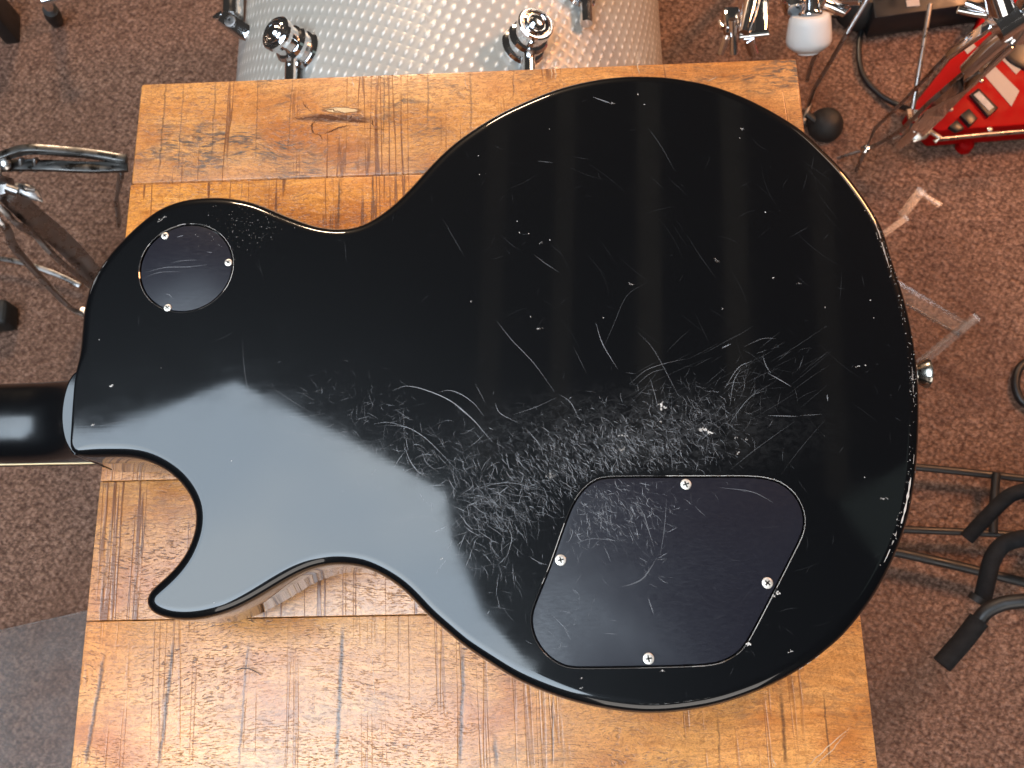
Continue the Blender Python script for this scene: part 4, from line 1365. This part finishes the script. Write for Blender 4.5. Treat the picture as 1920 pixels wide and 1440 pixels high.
# ------------------------------------------------------------------ red powered unit on the carpet
RZ = 0.05
unit = thing('red_unit', 'red metal unit with pale labels and black sockets on the carpet', 'equipment', P(1830, 170, 0))
def poly(pxs, z):
    return [tuple(P(a, c, z)[:2]) for a, c in pxs]
MB().prism(poly([(1708, 202), (1758, 246), (1975, 230), (1990, -20), (1870, -30), (1836, 42)], RZ), 0.006, RZ).build('case', M['red'], unit, bevel=0.004)
for q in ([(1871, 104), (1882, 92), (1915, 129), (1905, 140)], [(1840, 135), (1859, 119), (1911, 171), (1896, 200)], [(1806, 92), (1822, 80), (1830, 88), (1814, 102)]):
    MB().prism(poly(q, RZ), RZ + 0.0002, RZ + 0.0008).build('paper_label', M['paper'], unit)
so_ = MB().prism(poly([(1815, 181), (1832, 169), (1869, 206), (1850, 223)], RZ), RZ + 0.0002, RZ + 0.006).build('socket', M['black_plastic'], unit, bevel=0.0015)
MB().prism(poly([(1822, 183), (1832, 176), (1860, 206), (1850, 213)], RZ), RZ + 0.0062, RZ + 0.0070).build('socket_plate', M['grey_plastic'], so_)
for q in ([(1796, 221), (1813, 208), (1830, 227), (1815, 242)], [(1775, 242), (1790, 229), (1805, 246), (1790, 252)]):
    MB().prism(poly(q, RZ), RZ + 0.0002, RZ + 0.008).build('switch', M['black_plastic'], unit, bevel=0.002)
for q in ((1840, 151), (1782, 205), (1856, 243)):
    c = P(q[0], q[1], RZ)
    MB().lathe((c.x, c.y, RZ), (0, 0, 1), [(0, 0.004), (0.0015, 0.0036), (0.0025, 0.002), (0.0026, 0)], 14).build('screw', M['nickel'], unit)
sp_c = P(1935, 78, RZ)
MB().lathe((sp_c.x, sp_c.y, RZ), (0, 0, 1), [(0, 0.050), (0.004, 0.049), (0.006, 0.044), (0.0061, 0)], 40).build('round_cover', M['black_plastic'], unit)
MB().lathe((P(1806, 276, 0).x, P(1806, 276, 0).y, 0), (0, 0, 1), [(0, 0.012), (0.012, 0.011), (0.016, 0.007), (0.0162, 0)], 14).build('foot', M['red'], unit)
MB().lathe((P(1722, 240, 0).x, P(1722, 240, 0).y, 0), (0, 0, 1), [(0, 0.011), (0.012, 0.010), (0.016, 0.007), (0.0162, 0)], 14).build('foot', M['black_plastic'], unit)

# ------------------------------------------------------------------ cables
cb = smooth_path([(1640, 14, 0.01), (1619, 45, 0.006), (1610, 95, 0.006), (1618, 140, 0.006), (1648, 176, 0.006), (1686, 198, 0.012), (1712, 206, 0.03)], 6)
tag(MB().tube([P(a, c, z) for a, c, z in cb], 0.0040, 12).build('power_cable', M['black_plastic']), 'black cable curving over the carpet to the red unit', 'cable')
cb = smooth_path([(1940, 668, 0.006), (1912, 690, 0.006), (1904, 722, 0.006), (1916, 752, 0.006), (1945, 768, 0.006)], 6)
tag(MB().tube([P(a, c, z) for a, c, z in cb], 0.0055, 12).build('coiled_cable', M['black_plastic']), 'black cable loop at the right edge beside the clear rods', 'cable')

# ------------------------------------------------------------------ dark case along the top edge
case = thing('equipment_case', 'dark equipment case with a pale tag at the top edge', 'case', P(1760, -60, 0))
MB().prism(poly([(1640, 34), (1930, -8), (1910, -160), (1622, -120)], 0.05), 0.002, 0.05).build('case_body', M['black_plastic'], case, bevel=0.004)
MB().prism(poly([(1698, 2), (1722, -2), (1724, 12), (1700, 14)], 0.05), 0.0502, 0.052).build('tag', M['paper'], case)
knobb = MB().lathe(P(1606, 28, 0.0005), (0.05, 0.1, 1), [(0, 0.032), (0.01, 0.034), (0.03, 0.031), (0.046, 0.020), (0.05, 0.006), (0.0502, 0)], 26)
tag(knobb.build('rubber_bumper', M['rubber']), 'rounded black rubber bumper behind the white beater', 'bumper')

# ------------------------------------------------------------------ folding stand on the left
ls = thing('snare_stand', 'grey metal folding stand with a wing nut left of the table', 'stand', P(40, 420, 0))
def bar(pxs, w, th, name, mat='steel', up=(0, 0, 1), bev=0.001):
    return MB().strip([P(a, c, z) for a, c, z in pxs], w, th, up).build(name, M[mat], ls, bevel=bev)
bar(smooth_path([(-30, 300, .30), (0, 295, .30), (28, 285, .30), (60, 280, .30), (120, 284, .29), (170, 289, .28), (238, 300, .27)], 4), 0.009, 0.010, 'upper_bar', 'dark_steel')
bar(smooth_path([(-10, 312, .285), (40, 310, .285), (100, 311, .285), (170, 314, .275), (240, 312, .265)], 4), 0.013, 0.006, 'lower_bar', 'dark_steel')
bar([(40, 296, .292), (42, 322, .28)], 0.004, 0.008, 'bar_link', 'steel')
bar([(66, 296, .292), (68, 322, .28)], 0.004, 0.008, 'bar_link', 'steel')
bar([(52, 298, .288), (55, 320, .282)], 0.014, 0.003, 'bar_pad', 'rubber')
bar([(228, 300, .265), (226, 330, .25), (218, 372, .20), (224, 420, .12)], 0.011, 0.004, 'drop_strap')
bar(smooth_path([(-20, 345, .26), (10, 356, .25), (20, 368, .24), (60, 405, .20), (130, 465, .12), (200, 545, .03)], 3), 0.027, 0.004, 'leg_plate')
bar(smooth_path([(-25, 368, .25), (0, 388, .245), (30, 418, .22), (62, 438, .19), (100, 478, .15), (150, 520, .09), (182, 548, .05)], 4), 0.006, 0.010, 'leg', 'steel')
bar(smooth_path([(-25, 385, .22), (0, 414, .22), (16, 434, .20), (26, 462, .17), (80, 524, .10), (130, 575, .04), (160, 592, .02)], 4), 0.006, 0.010, 'leg', 'steel')
bar(smooth_path([(-20, 482, .02), (20, 488, .02), (60, 498, .02), (110, 516, .015), (150, 536, .012)], 4), 0.007, 0.003, 'floor_strap')
bar([(-10, 318, .30), (6, 340, .275), (14, 364, .27)], 0.020, 0.012, 'hinge_block', 'steel')
MB().tube([P(12, 352, .29), P(34, 360, .285)], 0.006, 14).build('hinge_bolt', M['steel'], ls)
MB().tube([P(28, 350, .285), P(48, 358, .283), P(66, 366, .28), P(80, 378, .275)], [0.0055, 0.0085, 0.007, 0.001], 14, flat=0.6).build('wing_nut', M['steel'], ls)
MB().tube([P(36, 348, .288), P(50, 352, .288), P(66, 356, .284)], [0.003, 0.005, 0.003], 12).build('wing_nut', M['steel'], ls)
MB().lathe(P(8, 308, .295), (0.1, -0.5, 1), [(0, 0.008), (0.004, 0.008), (0.006, 0.005), (0.0062, 0)], 18).build('pivot', M['steel'], ls)
MB().lathe(P(157, 586, .02), (0.2, 0.1, 0.6), [(0, 0.006), (0.006, 0.006), (0.008, 0.004), (0.0082, 0)], 14).build('rivet', M['nickel'], ls)

MB().box(P(2, 592, 0.02), (0.032, 0.038, 0.038), 0.05).build('rubber_foot', M['rubber'], ls, bevel=0.008, seg=3)
ft = MB()
ft.tube([P(106, 40, 0.004), P(100, 30, 0.025), P(94, 18, 0.05)], [0.010, 0.0125, 0.011], 18)
ft.tube([P(94, 18, 0.05), P(80, -10, 0.11)], 0.007, 14, mi=1)
ft.tube([P(80, 2, 0.10), P(112, -6, 0.10)], 0.006, 14, mi=1)
tag(ft.build('stand_foot', [M['rubber'], M['chrome']]), 'small black rubber-tipped metal foot in the top left corner of the carpet', 'foot')
tag(MB().box(P(-8, 18, 0.05), (0.022, 0.05, 0.10), 0.1).build('floor_box', M['black_plastic'], bevel=0.003), 'black upright block cut off by the top left edge', 'box')

# ------------------------------------------------------------------ black tubular stand, lower right
ts = thing('tubular_stand', 'black tubular floor stand with foam padded arms at the lower right', 'stand', P(1880, 1000, 0))
def tb(pxs, r, name, mat='black_tube', n=14):
    return MB().tube([P(a, c, z) for a, c, z in pxs], r, n).build(name, M[mat], ts)
tb([(1660, 872, .022), (1720, 876, .022), (1800, 884, .022), (1960, 902, .022)], 0.0050, 'floor_tube')
tb([(1640, 990, .022), (1700, 993, .022), (1800, 997, .022), (1960, 1006, .022)], 0.0048, 'floor_tube')
tb([(1620, 1026, .024), (1690, 1037, .024), (1800, 1062, .024), (1960, 1102, .024)], 0.0062, 'floor_tube')
tb([(1868, 888, .026), (1864, 935, .026), (1862, 1000, .026)], 0.0055, 'cross_tube')
tb(smooth_path([(1812, 1010, .20), (1842, 978, .21), (1880, 940, .22), (1905, 924, .225), (1960, 912, .23)], 4), 0.0080, 'padded_arm', 'foam')
tb(smooth_path([(1960, 1006, .26), (1915, 1010, .25), (1880, 1022, .24), (1860, 1050, .235), (1850, 1090, .23), (1842, 1124, .225)], 5), 0.0088, 'bent_arm', 'foam')
tb([(1836, 1118, .226), (1829, 1128, .224)], 0.0092, 'end_cap', 'rubber')
tb(smooth_path([(1960, 1124, .26), (1915, 1127, .255), (1880, 1132, .25), (1850, 1146, .245), (1832, 1168, .24)], 5), 0.0074, 'bent_arm')
tb([(1836, 1162, .241), (1805, 1202, .235), (1766, 1246, .23)], 0.0100, 'foam_sleeve', 'foam')
tb([(1960, 905, .24), (1960, 1010, .25), (1960, 1124, .26)], 0.012, 'upright')
tb([(1960, 1010, .25), (1962, 1020, .02)], 0.012, 'upright')

# ------------------------------------------------------------------ clear acrylic stand on the right, clear mat on the left
ac = thing('acrylic_stand', 'clear acrylic strips of a small stand right of the strap button', 'stand', P(1760, 560, 0))
def clear_bar(pxs, w, th, name, mat='acrylic', up=(0, 0, 1)):
    return MB().strip([P(a, c, z) for a, c, z in pxs], w, th, up).build(name, M[mat], ac)
clear_bar([(1660, 530, .06), (1806, 618, .06)], 0.022, 0.005, 'strip')
clear_bar([(1656, 545, .058), (1798, 628, .058)], 0.0022, 0.006, 'polished_edge', 'acrylic_edge')
clear_bar([(1722, 684, .055), (1832, 594, .07)], 0.012, 0.005, 'strip')
clear_bar([(1800, 622, .071), (1832, 594, .074)], 0.0070, 0.004, 'polished_edge', 'acrylic_edge')
clear_bar([(1726, 676, .060), (1826, 598, .073)], 0.0018, 0.004, 'polished_edge', 'acrylic_edge')
clear_bar([(1640, 452, .07), (1700, 408, .07)], 0.0085, 0.005, 'polished_edge', 'acrylic_edge')
clear_bar([(1722, 360, .07), (1764, 386, .07)], 0.0048, 0.005, 'polished_edge', 'acrylic_edge')
clear_bar([(1690, 406, .066), (1728, 356, .066)], 0.012, 0.004, 'strip')

mt = MB().prism(poly([(-260, 1240), (150, 1148), (420, 1090), (420, 1700), (-260, 1700)], 0.004), 0.002, 0.005)
tag(mt.build('floor_mat', M['mat'], bevel=0.0008), 'clear greyish plastic floor mat on the carpet at the lower left', 'mat')
